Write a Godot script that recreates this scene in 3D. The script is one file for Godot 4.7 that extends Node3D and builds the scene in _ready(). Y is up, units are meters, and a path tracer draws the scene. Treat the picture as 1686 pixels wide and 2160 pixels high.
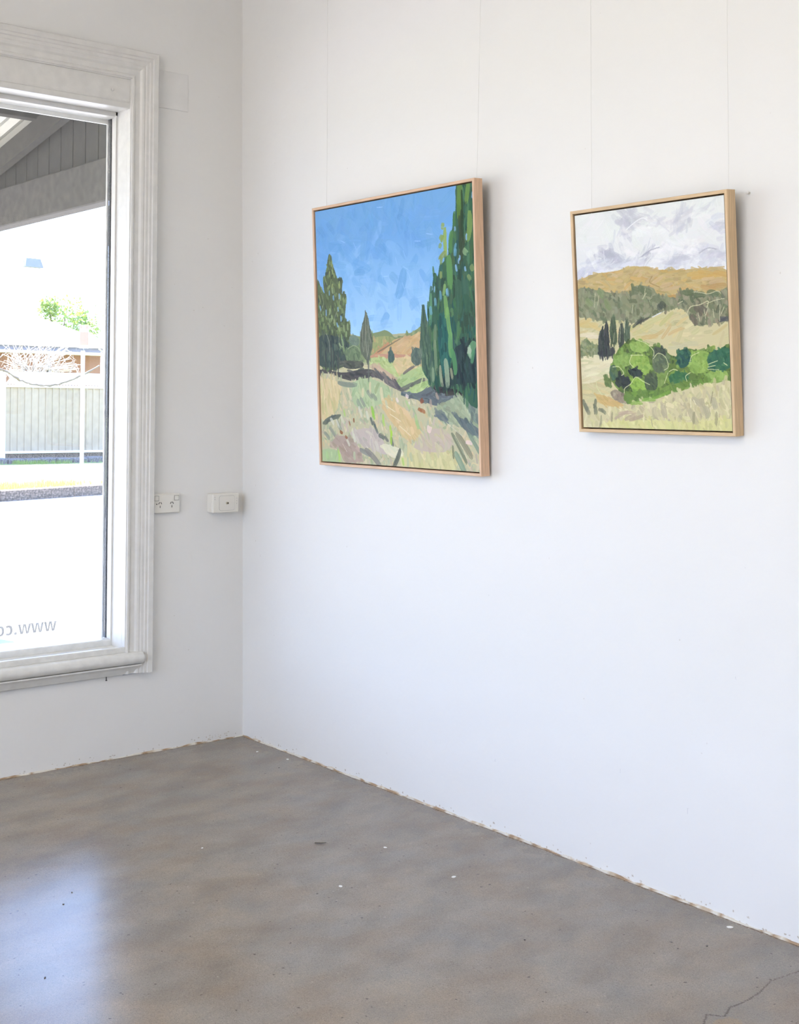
extends Node3D
# A corner of a small white gallery: shop window on one wall, two framed landscapes on the other, bare concrete floor.
# Axes: the room's corner is the origin, the window wall lies in z = 0 (outside is -z), the picture wall near x = 0 (room is -x).

const LEAN := 0.0138          # the picture wall leans into the room by this much per metre of height
var rng := RandomNumberGenerator.new()
var M := {}

func _ready() -> void:
	rng.seed = 7
	setup_view_and_light()
	make_materials()
	build_room()
	build_window()
	build_paintings()
	build_sockets()
	build_small_things()
	build_verandah()
	build_street()

# ------------------------------------------------------------------ camera, sky, sun, lamps
func setup_view_and_light() -> void:
	var cam := Camera3D.new()
	cam.name = "camera"
	add_child(cam)
	var near := 0.1
	var f := 2738.0                      # focal length in pixels of the 1686 x 2160 frame
	cam.projection = Camera3D.PROJECTION_FRUSTUM
	cam.near = near
	cam.far = 400.0
	cam.size = 2160.0 / f * near
	cam.frustum_offset = Vector2(0.0, -(1080.0 - 853.0) / f * near)
	cam.position = Vector3(-2.757, 1.3, 4.292)
	cam.basis = Basis(Vector3.UP, deg_to_rad(-39.45)) * Basis(Vector3.BACK, deg_to_rad(0.637))
	cam.current = true
	var env := Environment.new()
	env.background_mode = Environment.BG_SKY
	var sky := Sky.new()
	var sm := ProceduralSkyMaterial.new()
	sm.sky_top_color = Color(0.32, 0.52, 1.0).linear_to_srgb()
	sm.sky_horizon_color = Color(0.66, 0.80, 1.0).linear_to_srgb()
	sm.sky_curve = 0.15
	sm.ground_bottom_color = Color(0.3, 0.3, 0.3)
	sm.ground_horizon_color = Color(0.5, 0.5, 0.5)
	sky.sky_material = sm
	env.sky = sky
	env.background_energy_multiplier = 7.2
	env.tonemap_mode = Environment.TONE_MAPPER_LINEAR
	env.tonemap_exposure = 1.07
	env.sdfgi_enabled = true
	env.ssao_enabled = true
	env.ssil_enabled = true
	var we := WorldEnvironment.new()
	we.name = "world_environment"
	we.environment = env
	add_child(we)
	var sun := DirectionalLight3D.new()
	sun.name = "sun"
	sun.light_color = Color(1.0, 0.955, 0.88)
	sun.light_energy = 13.0
	sun.light_angular_distance = 0.6
	sun.shadow_enabled = true
	sun.sky_mode = DirectionalLight3D.SKY_MODE_LIGHT_ONLY
	add_child(sun)
	sun.look_at_from_position(Vector3.ZERO, Vector3(0.12, -0.86, 0.46), Vector3.UP)

# ------------------------------------------------------------------ helpers
func tag(o: Node, label := "", category := "", group := "", kind := "") -> void:
	if label: o.set_meta("label", label)
	if category: o.set_meta("category", category)
	if group: o.set_meta("group", group)
	if kind: o.set_meta("kind", kind)

func base(called: String, at := Vector3.ZERO, label := "", category := "", group := "", kind := "") -> Node3D:
	var o := Node3D.new()
	o.name = called
	o.position = at
	add_child(o, true)
	tag(o, label, category, group, kind)
	return o

func put(called: String, mesh: Mesh, mat: Material, parent: Node = self, at := Vector3.ZERO) -> MeshInstance3D:
	var o := MeshInstance3D.new()
	o.name = called
	o.mesh = mesh
	o.material_override = null
	if mesh is PrimitiveMesh:
		mesh.material = mat
	else:
		for i in mesh.get_surface_count():
			mesh.surface_set_material(i, mat)
	o.position = at
	parent.add_child(o, true)
	return o

func begin() -> SurfaceTool:
	var st := SurfaceTool.new()
	st.begin(Mesh.PRIMITIVE_TRIANGLES)
	return st

func tri(st: SurfaceTool, a: Vector3, b: Vector3, c: Vector3, n: Vector3, uv := []) -> void:
	var pts := [a, b, c]
	var w: Array = uv
	if (b - a).cross(c - a).dot(n) > 0.0:
		pts = [a, c, b]
		if w.size() == 3:
			w = [uv[0], uv[2], uv[1]]
	for i in 3:
		st.set_normal(n)
		if w.size() == 3:
			st.set_uv(w[i])
		st.add_vertex(pts[i])

func quad(st: SurfaceTool, a: Vector3, b: Vector3, c: Vector3, d: Vector3, n: Vector3) -> void:
	tri(st, a, b, c, n)
	tri(st, a, c, d, n)

func face(st: SurfaceTool, a: Vector3, b: Vector3, c: Vector3, d: Vector3, away: Vector3) -> void:
	var n := (b - a).cross(c - a).normalized()
	if n.length() < 0.5:
		n = (c - a).cross(d - a).normalized()
	if n.dot((a + b + c + d) / 4.0 - away) < 0.0:
		n = -n
	quad(st, a, b, c, d, n)

func add_box(st: SurfaceTool, lo: Vector3, hi: Vector3, bev := 0.0) -> void:
	var c := (lo + hi) / 2.0
	var h := (hi - lo) / 2.0
	var k := minf(bev, minf(h.x, minf(h.y, h.z)) * 0.9)
	for ax in 3:
		var u := (ax + 1) % 3
		var v := (ax + 2) % 3
		for s: float in [-1.0, 1.0]:
			var p: Array[Vector3] = []
			for q: Vector2 in [Vector2(-1, -1), Vector2(1, -1), Vector2(1, 1), Vector2(-1, 1)]:
				var e := Vector3.ZERO
				e[ax] = s * h[ax]
				e[u] = q.x * (h[u] - k)
				e[v] = q.y * (h[v] - k)
				p.append(c + e)
			var n := Vector3.ZERO
			n[ax] = s
			quad(st, p[0], p[1], p[2], p[3], n)
	if k <= 0.0:
		return
	for ax in 3:
		var u := (ax + 1) % 3
		var v := (ax + 2) % 3
		for su: float in [-1.0, 1.0]:
			for sv: float in [-1.0, 1.0]:
				var p: Array[Vector3] = []
				for q: Vector2 in [Vector2(-1, 0), Vector2(1, 0), Vector2(1, 1), Vector2(-1, 1)]:
					var e := Vector3.ZERO
					e[ax] = q.x * (h[ax] - k)
					e[u] = su * (h[u] if q.y == 0.0 else h[u] - k)
					e[v] = sv * (h[v] - k if q.y == 0.0 else h[v])
					p.append(c + e)
				var n := Vector3.ZERO
				n[u] = su
				n[v] = sv
				quad(st, p[0], p[1], p[2], p[3], n.normalized())
	for sx: float in [-1.0, 1.0]:
		for sy: float in [-1.0, 1.0]:
			for sz: float in [-1.0, 1.0]:
				var sg := Vector3(sx, sy, sz)
				tri(st, c + sg * (h - Vector3(0, k, k)), c + sg * (h - Vector3(k, 0, k)), c + sg * (h - Vector3(k, k, 0)), sg.normalized())

func box(called: String, lo: Vector3, hi: Vector3, mat: Material, parent: Node = self, bev := 0.0) -> MeshInstance3D:
	# a box given by two corners in the parent's space; its own origin sits in the middle of its base
	var at := Vector3((lo.x + hi.x) / 2.0, lo.y, (lo.z + hi.z) / 2.0)
	var st := begin()
	add_box(st, lo - at, hi - at, bev)
	return put(called, st.commit(), mat, parent, at)

func add_extrude(st: SurfaceTool, prof: Array, a: Vector3, b: Vector3, tdir: Vector3, ndir: Vector3, cut_a := 0.0, cut_b := 0.0) -> void:
	# prof: Vector2(t, n) points round a section; swept from a to b; cut_* mitre the ends by that many metres per metre of t
	var along := (b - a).normalized()
	var n := prof.size()
	var area := 0.0
	for i in n:
		var p: Vector2 = prof[i]
		var q: Vector2 = prof[(i + 1) % n]
		area += p.x * q.y - q.x * p.y
	var pa: Array[Vector3] = []
	var pb: Array[Vector3] = []
	var poly := PackedVector2Array()
	for p: Vector2 in prof:
		poly.append(p)
		pa.append(a + tdir * p.x + ndir * p.y + along * (cut_a * p.x))
		pb.append(b + tdir * p.x + ndir * p.y + along * (cut_b * p.x))
	for i in n:
		var j := (i + 1) % n
		var e: Vector2 = prof[j] - prof[i]
		if e.length() < 1e-6:
			continue
		var o := Vector2(e.y, -e.x).normalized() * signf(area)
		quad(st, pa[i], pb[i], pb[j], pa[j], (tdir * o.x + ndir * o.y).normalized())
	var ids := Geometry2D.triangulate_polygon(poly)
	for i in range(0, ids.size(), 3):
		tri(st, pa[ids[i]], pa[ids[i + 1]], pa[ids[i + 2]], -along)
		tri(st, pb[ids[i]], pb[ids[i + 1]], pb[ids[i + 2]], along)

func extrude(called: String, prof: Array, a: Vector3, b: Vector3, tdir: Vector3, ndir: Vector3, mat: Material, parent: Node = self, cut_a := 0.0, cut_b := 0.0) -> MeshInstance3D:
	var st := begin()
	add_extrude(st, prof, a, b, tdir, ndir, cut_a, cut_b)
	return put(called, st.commit(), mat, parent)

func add_tube(st: SurfaceTool, pts: Array, radii: Array, sides := 8) -> void:
	var rings := []
	for i in pts.size():
		var d: Vector3 = (pts[mini(i + 1, pts.size() - 1)] - pts[maxi(i - 1, 0)]).normalized()
		var u := d.cross(Vector3.UP if absf(d.y) < 0.9 else Vector3.RIGHT).normalized()
		var v := d.cross(u).normalized()
		var ring := []
		for k in sides:
			var an := TAU * k / sides
			var o := u * cos(an) + v * sin(an)
			ring.append([pts[i] + o * float(radii[i]), o])
		rings.append(ring)
	for i in rings.size() - 1:
		for k in sides:
			var k2 := (k + 1) % sides
			var c := [rings[i][k], rings[i][k2], rings[i + 1][k2], rings[i + 1][k]]
			for t in [[0, 1, 2], [0, 2, 3]]:
				var order: Array = t
				var va: Vector3 = c[t[0]][0]
				var vb: Vector3 = c[t[1]][0]
				var vc: Vector3 = c[t[2]][0]
				if (vb - va).cross(vc - va).dot(c[t[0]][1]) > 0.0:
					order = [t[0], t[2], t[1]]
				for q in order:
					st.set_normal(c[q][1])
					st.add_vertex(c[q][0])
	for e in [0, rings.size() - 1]:
		var d: Vector3 = (pts[1] - pts[0]).normalized() * -1.0 if e == 0 else (pts[-1] - pts[-2]).normalized()
		for k in range(1, sides - 1):
			tri(st, rings[e][0][0], rings[e][k][0], rings[e][k + 1][0], d)

func tube(called: String, pts: Array, radii: Array, mat: Material, parent: Node = self, sides := 8) -> MeshInstance3D:
	var st := begin()
	add_tube(st, pts, radii, sides)
	return put(called, st.commit(), mat, parent)

func noise(seed_: int, freq: float, octaves := 4) -> FastNoiseLite:
	var n := FastNoiseLite.new()
	n.seed = seed_
	n.noise_type = FastNoiseLite.TYPE_SIMPLEX_SMOOTH
	n.frequency = freq
	n.fractal_octaves = octaves
	return n

func lin(r: float, g: float, b: float) -> Color:
	return Color(r, g, b).linear_to_srgb()

func flat(color: Color, rough := 0.6) -> StandardMaterial3D:
	var m := StandardMaterial3D.new()
	m.albedo_color = color
	m.roughness = rough
	return m

func noise_tex(seed_: int, freq: float, size := 512, octaves := 4, lo := 0.0, hi := 1.0) -> NoiseTexture2D:
	var t := NoiseTexture2D.new()
	t.noise = noise(seed_, freq, octaves)
	t.width = size
	t.height = size
	t.seamless = true
	var g := Gradient.new()
	g.offsets = PackedFloat32Array([0.0, 1.0])
	g.colors = PackedColorArray([Color(lo, lo, lo), Color(hi, hi, hi)])
	t.color_ramp = g
	return t

func mottled(color: Color, rough: float, seed_: int, scale: float, lo: float, bump := 0.0, freq := 0.02) -> StandardMaterial3D:
	# a plain colour with an uneven, blotchy surface; the pattern has no direction and no relation to light
	var m := flat(color, rough)
	m.albedo_texture = noise_tex(seed_, freq, 512, 5, lo, 1.0)
	if bump > 0.0:
		m.heightmap_enabled = true
		m.heightmap_texture = m.albedo_texture
		m.heightmap_scale = bump
	m.uv1_triplanar = true
	m.uv1_world_triplanar = true
	m.uv1_scale = Vector3.ONE * scale
	return m

func wood(color: Color, seed_: int, axis: int) -> StandardMaterial3D:
	var m := flat(color, 0.5)
	m.albedo_texture = noise_tex(seed_, 0.035, 512, 4, 0.86, 1.0)
	m.uv1_triplanar = true
	var s := Vector3.ONE * 9.0
	s[axis] = 0.55
	m.uv1_scale = s
	return m

# ------------------------------------------------------------------ materials
func make_materials() -> void:
	M.gloss_white = mottled(lin(0.755, 0.74, 0.705), 0.32, 21, 1.6, 0.95, 0.05)
	M.sill_white = mottled(lin(0.80, 0.79, 0.75), 0.35, 22, 2.0, 0.92, 0.08)
	M.plastic = flat(lin(0.76, 0.735, 0.67), 0.35)
	M.slot = flat(lin(0.03, 0.028, 0.025), 0.6)
	M.recess_shade_board = mottled(lin(0.20, 0.135, 0.085), 0.85, 25, 3.0, 0.8)  # frame backing, browned so the recess keeps its shade
	M.linen = mottled(lin(0.26, 0.215, 0.165), 0.95, 26, 6.0, 0.8)  # canvas edges, darkened so the gap around them reads as shade
	M.putty = mottled(lin(0.13, 0.13, 0.135), 0.7, 23, 6.0, 0.45, 0.1, 0.05)
	M.ceiling = mottled(lin(0.80, 0.79, 0.77), 0.9, 24, 0.6, 0.95)
	M.metal = flat(lin(0.55, 0.55, 0.53), 0.3)
	M.metal.metallic = 0.9
	M.nylon = flat(lin(0.72, 0.71, 0.68), 0.4)
	M.brass = flat(lin(0.55, 0.50, 0.38), 0.3)
	M.brass.metallic = 0.8
	M.oak_pink_v = wood(lin(0.78, 0.52, 0.34), 31, 1)
	M.oak_pink_h = wood(lin(0.78, 0.52, 0.34), 32, 0)
	M.oak_gold_v = wood(lin(0.74, 0.53, 0.31), 33, 1)
	M.oak_gold_h = wood(lin(0.74, 0.53, 0.31), 34, 0)
	M.lettering = flat(lin(0.66, 0.66, 0.66), 0.8)
	M.chip = flat(lin(0.80, 0.79, 0.76), 0.7)
	M.crumb = flat(lin(0.09, 0.08, 0.07), 0.9)
	M.leaf_dry = flat(lin(0.10, 0.085, 0.06), 0.8)
	M.beam_timber = mottled(lin(0.086, 0.076, 0.064), 0.8, 41, 0.9, 0.6, 0.1, 0.03)
	M.board_timber = mottled(lin(0.046, 0.041, 0.036), 0.85, 42, 0.9, 0.7, 0.1, 0.03)
	M.rafter_timber = mottled(lin(0.060, 0.052, 0.043), 0.8, 43, 0.9, 0.6, 0.1, 0.03)
	M.roof_sheet = flat(lin(0.55, 0.53, 0.45), 0.5)
	M.render_wall = mottled(lin(0.6, 0.58, 0.54), 0.9, 44, 0.6, 0.85)
	M.asphalt = mottled(lin(0.30, 0.30, 0.305), 0.95, 45, 0.5, 0.75)
	M.footpath = mottled(lin(0.42, 0.41, 0.39), 0.95, 46, 0.6, 0.8)
	M.kerb = mottled(lin(0.35, 0.27, 0.205), 0.95, 47, 1.6, 0.25, 0.0, 0.025)
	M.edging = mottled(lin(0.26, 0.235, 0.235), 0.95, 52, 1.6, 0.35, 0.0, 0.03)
	M.verge = mottled(lin(0.30, 0.34, 0.13), 1.0, 48, 0.5, 0.6)
	M.grass = flat(lin(0.22, 0.30, 0.07), 0.9)
	M.grass.backlight_enabled = true
	M.grass.backlight = Color(0.4, 0.5, 0.2)
	M.fence_sheet = mottled(lin(0.36, 0.285, 0.20), 0.6, 49, 0.4, 0.9)
	M.fence_frame = flat(lin(0.62, 0.66, 0.70), 0.5)
	M.lattice = flat(lin(0.72, 0.72, 0.70), 0.7)
	M.sign_white = flat(lin(0.80, 0.80, 0.80), 0.5)
	M.sign_red = flat(lin(0.66, 0.22, 0.14), 0.5)
	M.brick = mottled(lin(0.40, 0.20, 0.11), 0.9, 50, 1.2, 0.6, 0.0, 0.06)
	M.fascia = flat(lin(0.16, 0.165, 0.22), 0.6)
	M.roof = mottled(lin(0.55, 0.55, 0.55), 0.8, 51, 0.5, 0.85)
	M.lamp_body = flat(lin(0.15, 0.17, 0.23), 0.5)
	M.pole_white = flat(lin(0.78, 0.78, 0.78), 0.5)
	M.bark_pale = flat(lin(0.50, 0.46, 0.40), 0.9)
	M.bark = flat(lin(0.16, 0.13, 0.10), 0.9)
	M.vine = flat(lin(0.17, 0.135, 0.105), 0.9)
	M.leaf = flat(lin(0.17, 0.22, 0.09), 0.7)
	M.leaf.backlight_enabled = true
	M.leaf.backlight = Color(0.45, 0.55, 0.15)
	M.leaf_pale = flat(lin(0.27, 0.29, 0.18), 0.7)
	M.leaf_pale.backlight_enabled = true
	M.leaf_pale.backlight = Color(0.5, 0.5, 0.35)
	var glass := StandardMaterial3D.new()
	glass.albedo_color = Color(0.95, 0.97, 0.97, 0.03)
	glass.transparency = BaseMaterial3D.TRANSPARENCY_ALPHA
	glass.roughness = 0.0
	M.glass = glass

# ------------------------------------------------------------------ the room
func plaster(seed_: int, marks: Callable) -> StandardMaterial3D:
	# white paint over old plaster: brushed unevenness in the relief, faint warm blotches and the real scuffs of this wall
	var blotch := noise(seed_, 0.004, 6)
	var im := blotch.get_image(2048, 2048)
	im.convert(Image.FORMAT_RGB8)
	im.adjust_bcs(1.0, 0.003, 1.0)
	im.adjust_bcs(1.81, 1.0, 1.0)
	marks.call(im)
	var m := StandardMaterial3D.new()
	m.roughness = 0.62
	m.albedo_color = Color(1.0, 0.995, 0.982)
	m.metallic_specular = 0.4
	m.albedo_texture = ImageTexture.create_from_image(im)
	var h := noise(seed_ + 2, 0.011, 6)
	h.fractal_gain = 0.55
	m.heightmap_enabled = true
	m.heightmap_texture = ImageTexture.create_from_image(h.get_image(1024, 1024))
	m.heightmap_scale = 0.28
	return m

func speck(im: Image, u: float, v: float, rx: float, ry: float, c: Color, rough := 0.6) -> void:
	# an irregular spot; u, v, rx, ry in pixels of the picture
	for y in range(int(v - ry * 1.5), int(v + ry * 1.5) + 1):
		for x in range(int(u - rx * 1.5), int(u + rx * 1.5) + 1):
			if x < 0 or y < 0 or x >= im.get_width() or y >= im.get_height():
				continue
			var d := Vector2((x - u) / maxf(rx, 0.5), (y - v) / maxf(ry, 0.5)).length()
			if d < 1.0 + rough * (rng.randf() - 0.5):
				im.set_pixel(x, y, im.get_pixel(x, y).lerp(c, c.a))

# one wall: its room face is a fine, slightly uneven grid; holes are left open and given reveals
func wall(called: String, o: Vector3, ud: Vector3, vd: Vector3, nd: Vector3, w: float, h: float, thick: float, hole: Rect2, amp: float, tile: float, mat: Material, label: String) -> MeshInstance3D:
	var us := PackedFloat32Array()
	var vs := PackedFloat32Array()
	var step := 0.08
	for i in int(w / step) + 1:
		us.append(w * i / int(w / step))
	for i in int(h / step) + 1:
		vs.append(h * i / int(h / step))
	if hole.has_area():
		for e in [hole.position.x, hole.end.x]:
			us.append(e)
		for e in [hole.position.y, hole.end.y]:
			vs.append(e)
	us.sort()
	vs.sort()
	var nz := noise(hash(called) % 1000, 0.9, 3)
	var st := begin()
	var at := func(u: float, v: float) -> Vector3:
		return o + ud * u + vd * v - nd * (amp * (0.5 + 0.5 * nz.get_noise_2d(u, v)))
	for i in us.size() - 1:
		for j in vs.size() - 1:
			var mid := Vector2((us[i] + us[i + 1]) / 2.0, (vs[j] + vs[j + 1]) / 2.0)
			if us[i + 1] - us[i] < 1e-5 or vs[j + 1] - vs[j] < 1e-5 or (hole.has_area() and hole.has_point(mid)):
				continue
			var uv := []
			var p := []
			var nn := []
			for q in [[i, j], [i + 1, j], [i + 1, j + 1], [i, j + 1]]:
				var u: float = us[q[0]]
				var v: float = vs[q[1]]
				p.append(at.call(u, v))
				var e := 0.02
				var tu: Vector3 = at.call(u + e, v) - at.call(u - e, v)
				var tv: Vector3 = at.call(u, v + e) - at.call(u, v - e)
				var nv := tu.cross(tv).normalized()
				nn.append(nv if nv.dot(nd) > 0.0 else -nv)
				uv.append(Vector2(u / tile, 1.0 - v / tile))
			for t in [[0, 1, 2], [0, 2, 3]]:
				var order: Array = t
				if (p[t[1]] - p[t[0]]).cross(p[t[2]] - p[t[0]]).dot(nd) > 0.0:
					order = [t[0], t[2], t[1]]
				for q in order:
					st.set_normal(nn[q])
					st.set_uv(uv[q])
					st.add_vertex(p[q])
	# thickness
	var c: Array[Vector3] = [o, o + ud * w, o + ud * w + vd * h, o + vd * h]
	var cc := o + ud * (w / 2.0) + vd * (h / 2.0) - nd * (thick / 2.0)
	st.set_uv(Vector2(0.5, 0.5))
	for k in 4:
		face(st, c[k], c[(k + 1) % 4], c[(k + 1) % 4] - nd * thick, c[k] - nd * thick, cc)
	var bu := [0.0, w]
	var bv := [0.0, h]
	if hole.has_area():
		bu = [0.0, hole.position.x, hole.end.x, w]
		bv = [0.0, hole.position.y, hole.end.y, h]
		var hc := o + ud * hole.get_center().x + vd * hole.get_center().y - nd * (thick / 2.0)
		var hp := [hole.position, Vector2(hole.end.x, hole.position.y), hole.end, Vector2(hole.position.x, hole.end.y)]
		for k in 4:
			var p0: Vector2 = hp[k]
			var p1: Vector2 = hp[(k + 1) % 4]
			var a0 := o + ud * p0.x + vd * p0.y
			var a1 := o + ud * p1.x + vd * p1.y
			var n := hc - (a0 + a1) / 2.0 + nd * (thick / 2.0)
			n = (n - nd * n.dot(nd)).normalized()
			quad(st, a0, a1, a1 - nd * thick, a0 - nd * thick, n)
	for i in bu.size() - 1:
		for j in bv.size() - 1:
			if bu.size() == 4 and i == 1 and j == 1:
				continue
			var q := func(u: float, v: float) -> Vector3: return o + ud * u + vd * v - nd * thick
			quad(st, q.call(bu[i], bv[j]), q.call(bu[i + 1], bv[j]), q.call(bu[i + 1], bv[j + 1]), q.call(bu[i], bv[j + 1]), -nd)
	var m := put(called, st.commit(), mat)
	tag(m, label, "wall", "", "structure")
	return m

func right_wall_marks(im: Image) -> void:
	# picture wall, 3.6 m per 2048 pixels, u along z from the corner, v up from the floor
	var k := 2048.0 / 3.6
	for i in 90:      # grime and lost paint along the foot of the wall
		var u := rng.randf() * 3.0
		speck(im, u * k, 2048 - (0.004 + 0.022 * pow(rng.randf(), 2.0)) * k, rng.randf_range(0.7, 2.6), rng.randf_range(0.7, 1.8), Color(0.56, 0.48, 0.39, rng.randf_range(0.2, 0.6)))
	for i in 60:
		var u := rng.randf() * 3.0
		speck(im, u * k, 2047.0 - rng.randf() * 2.0, rng.randf_range(5, 22), rng.randf_range(0.8, 2.4), Color(0.78, 0.68, 0.55, 0.4))
	for i in 40:      # hairline scuffs and filled nail holes
		speck(im, rng.randf() * 3.0 * k, 2048 - rng.randf_range(0.05, 2.9) * k, rng.randf_range(0.5, 1.2), rng.randf_range(0.5, 2.0), Color(0.80, 0.79, 0.77, 0.8))
	for s: Vector3 in [Vector3(2.02, 0.30, 6.0), Vector3(2.25, 0.25, 9.0), Vector3(1.52, 0.22, 5.0), Vector3(2.4, 0.62, 4.0)]:
		for q in int(s.z):
			speck(im, s.x * k + rng.randf_range(-0.6, 0.6), 2048 - s.y * k + q, 0.5, 0.6, Color(0.80, 0.80, 0.81, 0.7))

func front_wall_marks(im: Image) -> void:
	# window wall, u from the far end towards the corner; the corner is at u = 6.4 m, i.e. 2.8 m into the second repeat
	var k := 2048.0 / 3.6
	for i in 40:
		var x := 0.03 + 0.95 * rng.randf()
		speck(im, (2.8 - x) * k, 2048 - (0.003 + 0.02 * pow(rng.randf(), 2.0)) * k, rng.randf_range(0.7, 2.2), rng.randf_range(0.6, 1.5), Color(0.52, 0.46, 0.39, rng.randf_range(0.2, 0.6)))
	for i in 26:      # flaked patch near the corner
		speck(im, (2.8 - rng.randf_range(0.06, 0.20)) * k, 2048 - rng.randf_range(0.008, 0.026) * k, rng.randf_range(0.6, 2.0), rng.randf_range(0.4, 0.8), Color(0.66, 0.60, 0.51, 0.6))
	for i in 24:
		speck(im, (2.8 - rng.randf_range(0.02, 1.0)) * k, 2048 - rng.randf_range(0.05, 2.8) * k, rng.randf_range(0.5, 1.4), rng.randf_range(0.5, 1.2), Color(0.79, 0.78, 0.76, 0.8))

func floor_material() -> StandardMaterial3D:
	# ground concrete: tan and blue-grey blotches, fine sand and stone specks
	var n := 1280
	var size := 3.2
	var im := Image.create(n, n, false, Image.FORMAT_RGB8)
	var big := noise(61, 2.1, 4)
	var mid := noise(62, 6.0, 4)
	var warm := noise(63, 3.2, 3)
	var streak := noise(64, 5.0, 3)
	var edge := noise(65, 9.0, 3)
	var tan_ := Color(0.628, 0.574, 0.505)
	var grey := Color(0.572, 0.552, 0.527)
	var brown := Color(0.520, 0.435, 0.345)
	for y in n:
		var z := size * y / n
		for x in n:
			var wx := -size * x / n
			var t := clampf(0.56 + 0.48 * big.get_noise_2d(wx, z) + 0.36 * mid.get_noise_2d(wx, z), 0.0, 1.0)
			var c := grey.lerp(tan_, t)
			c = c.lerp(brown, clampf(0.14 + 0.42 * warm.get_noise_2d(wx, z * 1.6 + 9.0), 0.0, 0.6))
			c = c.lerp(Color(0.44, 0.435, 0.42), clampf(0.06 + 0.34 * streak.get_noise_2d(wx * 0.8 + z * 0.5, z), 0.0, 0.4))
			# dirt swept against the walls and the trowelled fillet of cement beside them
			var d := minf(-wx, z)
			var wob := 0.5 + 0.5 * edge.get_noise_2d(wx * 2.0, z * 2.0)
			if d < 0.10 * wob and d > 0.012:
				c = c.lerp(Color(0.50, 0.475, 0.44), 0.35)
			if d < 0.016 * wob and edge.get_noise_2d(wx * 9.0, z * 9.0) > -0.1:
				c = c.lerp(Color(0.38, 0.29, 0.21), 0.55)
			var g := 1.0 + 0.05 * (rng.randf() - 0.5)
			im.set_pixel(x, y, Color(c.r * g, c.g * g, c.b * g))
	var px := n / size
	for i in 900:
		var dark := rng.randf() < 0.6
		speck(im, rng.randf() * n, rng.randf() * n, rng.randf_range(0.4, 1.2), rng.randf_range(0.4, 1.2), Color(0.25, 0.23, 0.21, 0.8) if dark else Color(0.70, 0.66, 0.60, 0.7))
	# the crack and the pale patch at its end
	var crack: Array[Vector2] = [Vector2(0.52, 2.60), Vector2(0.47, 2.571), Vector2(0.445, 2.60), Vector2(0.403, 2.582), Vector2(0.36, 2.585), Vector2(0.296, 2.58), Vector2(0.22, 2.56), Vector2(0.12, 2.57)]
	for i in crack.size() - 1:
		for q in 40:
			var p := crack[i].lerp(crack[i + 1], q / 40.0) * px
			speck(im, p.x + rng.randf_range(-0.7, 0.7), p.y + rng.randf_range(-0.7, 0.7), 0.6, 0.6, Color(0.27, 0.235, 0.195, 0.55))
	speck(im, 0.47 * px, 2.625 * px, 0.035 * px, 0.025 * px, Color(0.62, 0.54, 0.43, 0.7), 0.3)
	var m := StandardMaterial3D.new()
	m.albedo_texture = ImageTexture.create_from_image(im)
	m.roughness = 0.23
	m.metallic_specular = 0.5
	m.detail_enabled = true
	m.detail_blend_mode = BaseMaterial3D.BLEND_MODE_MUL
	m.detail_uv_layer = BaseMaterial3D.DETAIL_UV_2
	var g := Image.create(512, 512, false, Image.FORMAT_RGB8)
	for y in 512:
		for x in 512:
			var v := 0.85 + 0.15 * rng.randf()
			if rng.randf() < 0.010:
				v = rng.randf_range(0.55, 0.8)
			g.set_pixel(x, y, Color(v, v, v))
	m.detail_albedo = ImageTexture.create_from_image(g)
	m.uv2_scale = Vector3(1, 1, 1)
	return m

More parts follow.
